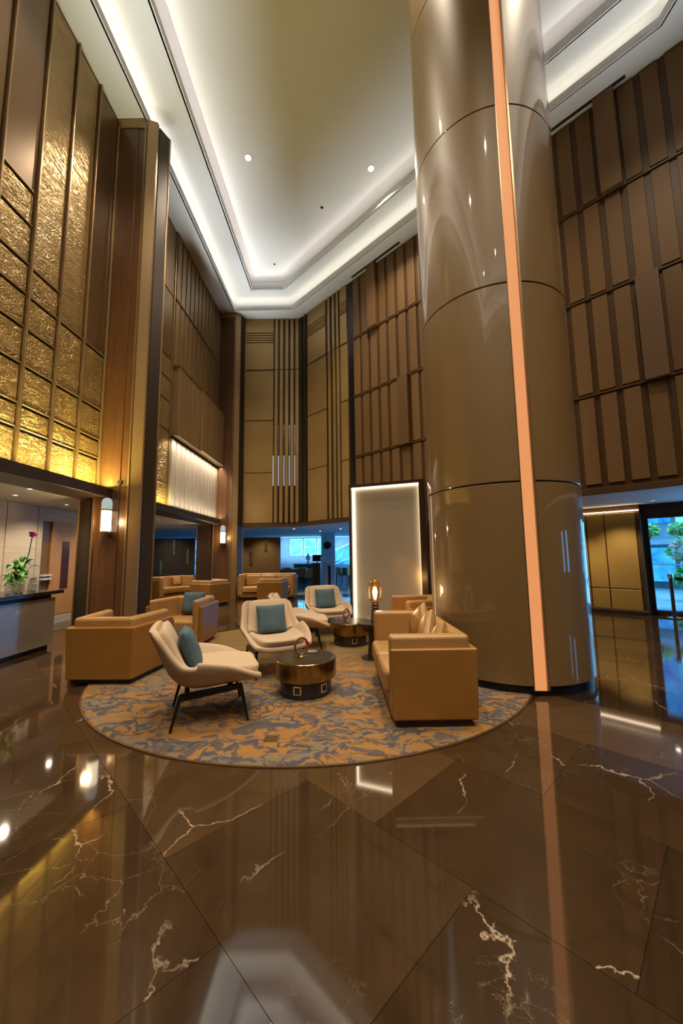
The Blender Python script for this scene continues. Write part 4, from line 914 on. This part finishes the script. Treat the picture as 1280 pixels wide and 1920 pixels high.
ht_ = empty('buffet_island', (-2.3, 22.4, 0), 0, 'low buffet island before the cyan windows of the far lounge', 'counter'); MB().box(-0.7, -0.3, 0, 0.7, 0.3, 0.95).build('body', M_lounge, ht_); MB().box(-0.75, -0.35, 0.95, 0.75, 0.35, 1.0).build('top', M_bluecol, ht_); MB().lathe([(0.12, 1.0), (0.05, 1.15), (0.16, 1.3), (0.02, 1.6)], 12, (0.1, 0)).build('food_display', M_white, ht_, True)
hs1 = empty('host_stand', (-1.12, 16.6, 0), 0, 'dark host stand with a tilted monitor at the lounge entrance', 'stand')
MB().box(-0.30, -0.2, 0, 0.02, 0.2, 1.12).build('body', M_darkwood, hs1, bevel=0.01); MB().box(-0.34, -0.24, 1.12, 0.06, 0.24, 1.16).build('top', M_blackstone, hs1); MB().box(-0.32, -0.05, 1.22, 0.08, -0.01, 1.50).build('monitor', M_black, hs1); MB().tube([(-0.12, 0, 1.15), (-0.12, 0, 1.3)], 0.02, 8).build('monitor_neck', M_black, hs1)
MB().box(0.03, -0.12, 1.25, 0.22, -0.08, 1.43).build('card_holder', M_white, hs1)
hs2 = empty('sign_totem', (-0.72, 16.95, 0), 0, 'pale grey totem with a dark central slot right of the host stand', 'stand')
MB().box(-0.24, -0.12, 0, 0.24, 0.12, 1.14).build('body', M_bluecol, hs2, bevel=0.008); MB().box(-0.05, -0.126, 0.1, 0.05, -0.118, 1.02).build('slot', M_black, hs2); MB().box(-0.28, -0.15, 1.14, 0.28, 0.15, 1.18).build('top', M_white, hs2)
downs = [(-5.23, 6.16, 2.66), (-6.01, 6.76, 2.66), (-6.04, 8.07, 2.66), (-5.8, 9.9, 2.66), (-5.8, 11.6, 2.66), (-5.9, 13.2, 2.66)]
names = ['nearest the relief wall above the desk', 'above the reception desk by the stone wall', 'above the wooden door at left', 'under the slatted wall, nearest', 'under the slatted wall, middle', 'under the slatted wall, farthest']
for (x, y, z), nm in zip(downs, names): downlight(x, y, z, 'low ceiling downlight ' + nm, 0.055, True, 'low ceiling downlights')
for (x, y), nm in zip([(-2.2, 16.2), (-1.2, 18.0), (-0.2, 16.6), (0.6, 14.4)], ['over the dark partition', 'over the host stand', 'right of the host stand', 'beside the lit screen']): downlight(x, y, 2.615, 'lounge ceiling downlight ' + nm, 0.05, True, 'lounge downlights')
downlight(6.8, 8.35, 2.60, 'low ceiling downlight before the entrance door', 0.055, True, 'low ceiling downlights')

# ================================================================== ENTRANCE: POST AND STREET
bp = empty('barrier_post', (7.33, 8.72, 0), 0, 'dark belt barrier post standing before the glazed entrance door', 'post')
MB().lathe([(0.17, 0.0), (0.17, 0.012), (0.05, 0.03)], 24).build('base', M_chrome, bp, True); MB().lathe([(0.035, 0.02), (0.035, 0.86)], 16).build('shaft', M_darkbronze, bp, True); MB().lathe([(0.05, 0.86), (0.05, 0.95), (0.04, 0.965)], 16).build('head', M_chrome, bp, True)
MB().add([(0.05, -0.05, 0.90), (0.9, -0.75, 0.72), (0.9, -0.75, 0.66), (0.05, -0.05, 0.84)], [(0, 1, 2, 3)]).build('belt', M_black, bp, solid=0.004)
def bush(x, y, z, r, mat, label, n, seed, leafr=0.06, mat2=None, zb=0.0):
    t = empty('shrub', (x, y, z), 0, label, 'plant', 'plants outside the entrance'); q = random.Random(seed); m = MB(); m2 = MB()
    for k in range(n):
        d = Vector((q.gauss(0, 1), q.gauss(0, 1), q.gauss(0, 1))).normalized() * r * q.uniform(0.6, 1.0); d.z *= 0.8
        a = Vector((q.gauss(0, 1), q.gauss(0, 1), q.gauss(0, 1))).normalized(); b = a.orthogonal().normalized(); s_ = leafr * q.uniform(0.6, 1.3)
        (m2 if mat2 and q.random() < 0.5 else m).add([d - a * s_, d + b * s_ * 0.5, d + a * s_, d - b * s_ * 0.5], [(0, 1, 2, 3)])
    tag(m.build('foliage', mat, t), kind='stuff')
    if mat2: tag(m2.build('foliage', mat2, t), kind='stuff')
    MB().tube([(0, 0, zb - z), (0.02, 0, (zb - z) * 0.4), (0, 0, 0)], [0.05, 0.035, 0.02], 6).build('trunk', M_lounge, t)
bush(9.95, 11.2, 1.50, 0.50, M_pinkflower, 'coral pink flowering shrub outside the glazed entrance', 420, 1, 0.08, M_leaf)
bush(10.1, 11.35, 0.70, 0.42, M_leaf, 'low green shrub outside the entrance beside the pink blossom', 320, 2, 0.09)
for k in range(5): bush(11.0 + k * 0.62, 15.2 - k * 0.62, 2.25, 0.34, M_yellowbush, ['first', 'second', 'third', 'fourth', 'fifth'][k] + ' yellow-green plant from the left on the ledge across the street', 220, 10 + k, 0.10, M_leaf, 1.91)
fc = empty('street_building', (14.2, 14.2, 0), -PI / 4, 'blue-lit glass shopfront building across the street', 'building')
MB().box(-9, 0, 0, 9, 0.4, 7.0).build('wall', M_facade, fc); MB().box(-9, -1.7, 1.72, 9, 0, 1.90).build('balcony', M_bluecol, fc)
for i in range(12):
    for j, (z0, z1) in enumerate(((0.25, 1.6), (2.6, 6.4))): MB().box(-8.8 + i * 1.48, -0.03, z0, -8.8 + i * 1.48 + 1.34, 0.0, z1).build('window_pane', M_winblue if (i + j) % 3 else M_wincyan, fc)
MB().box(-9, -0.06, 0.9, 9, -0.03, 0.96).build('handrail', M_white, fc)
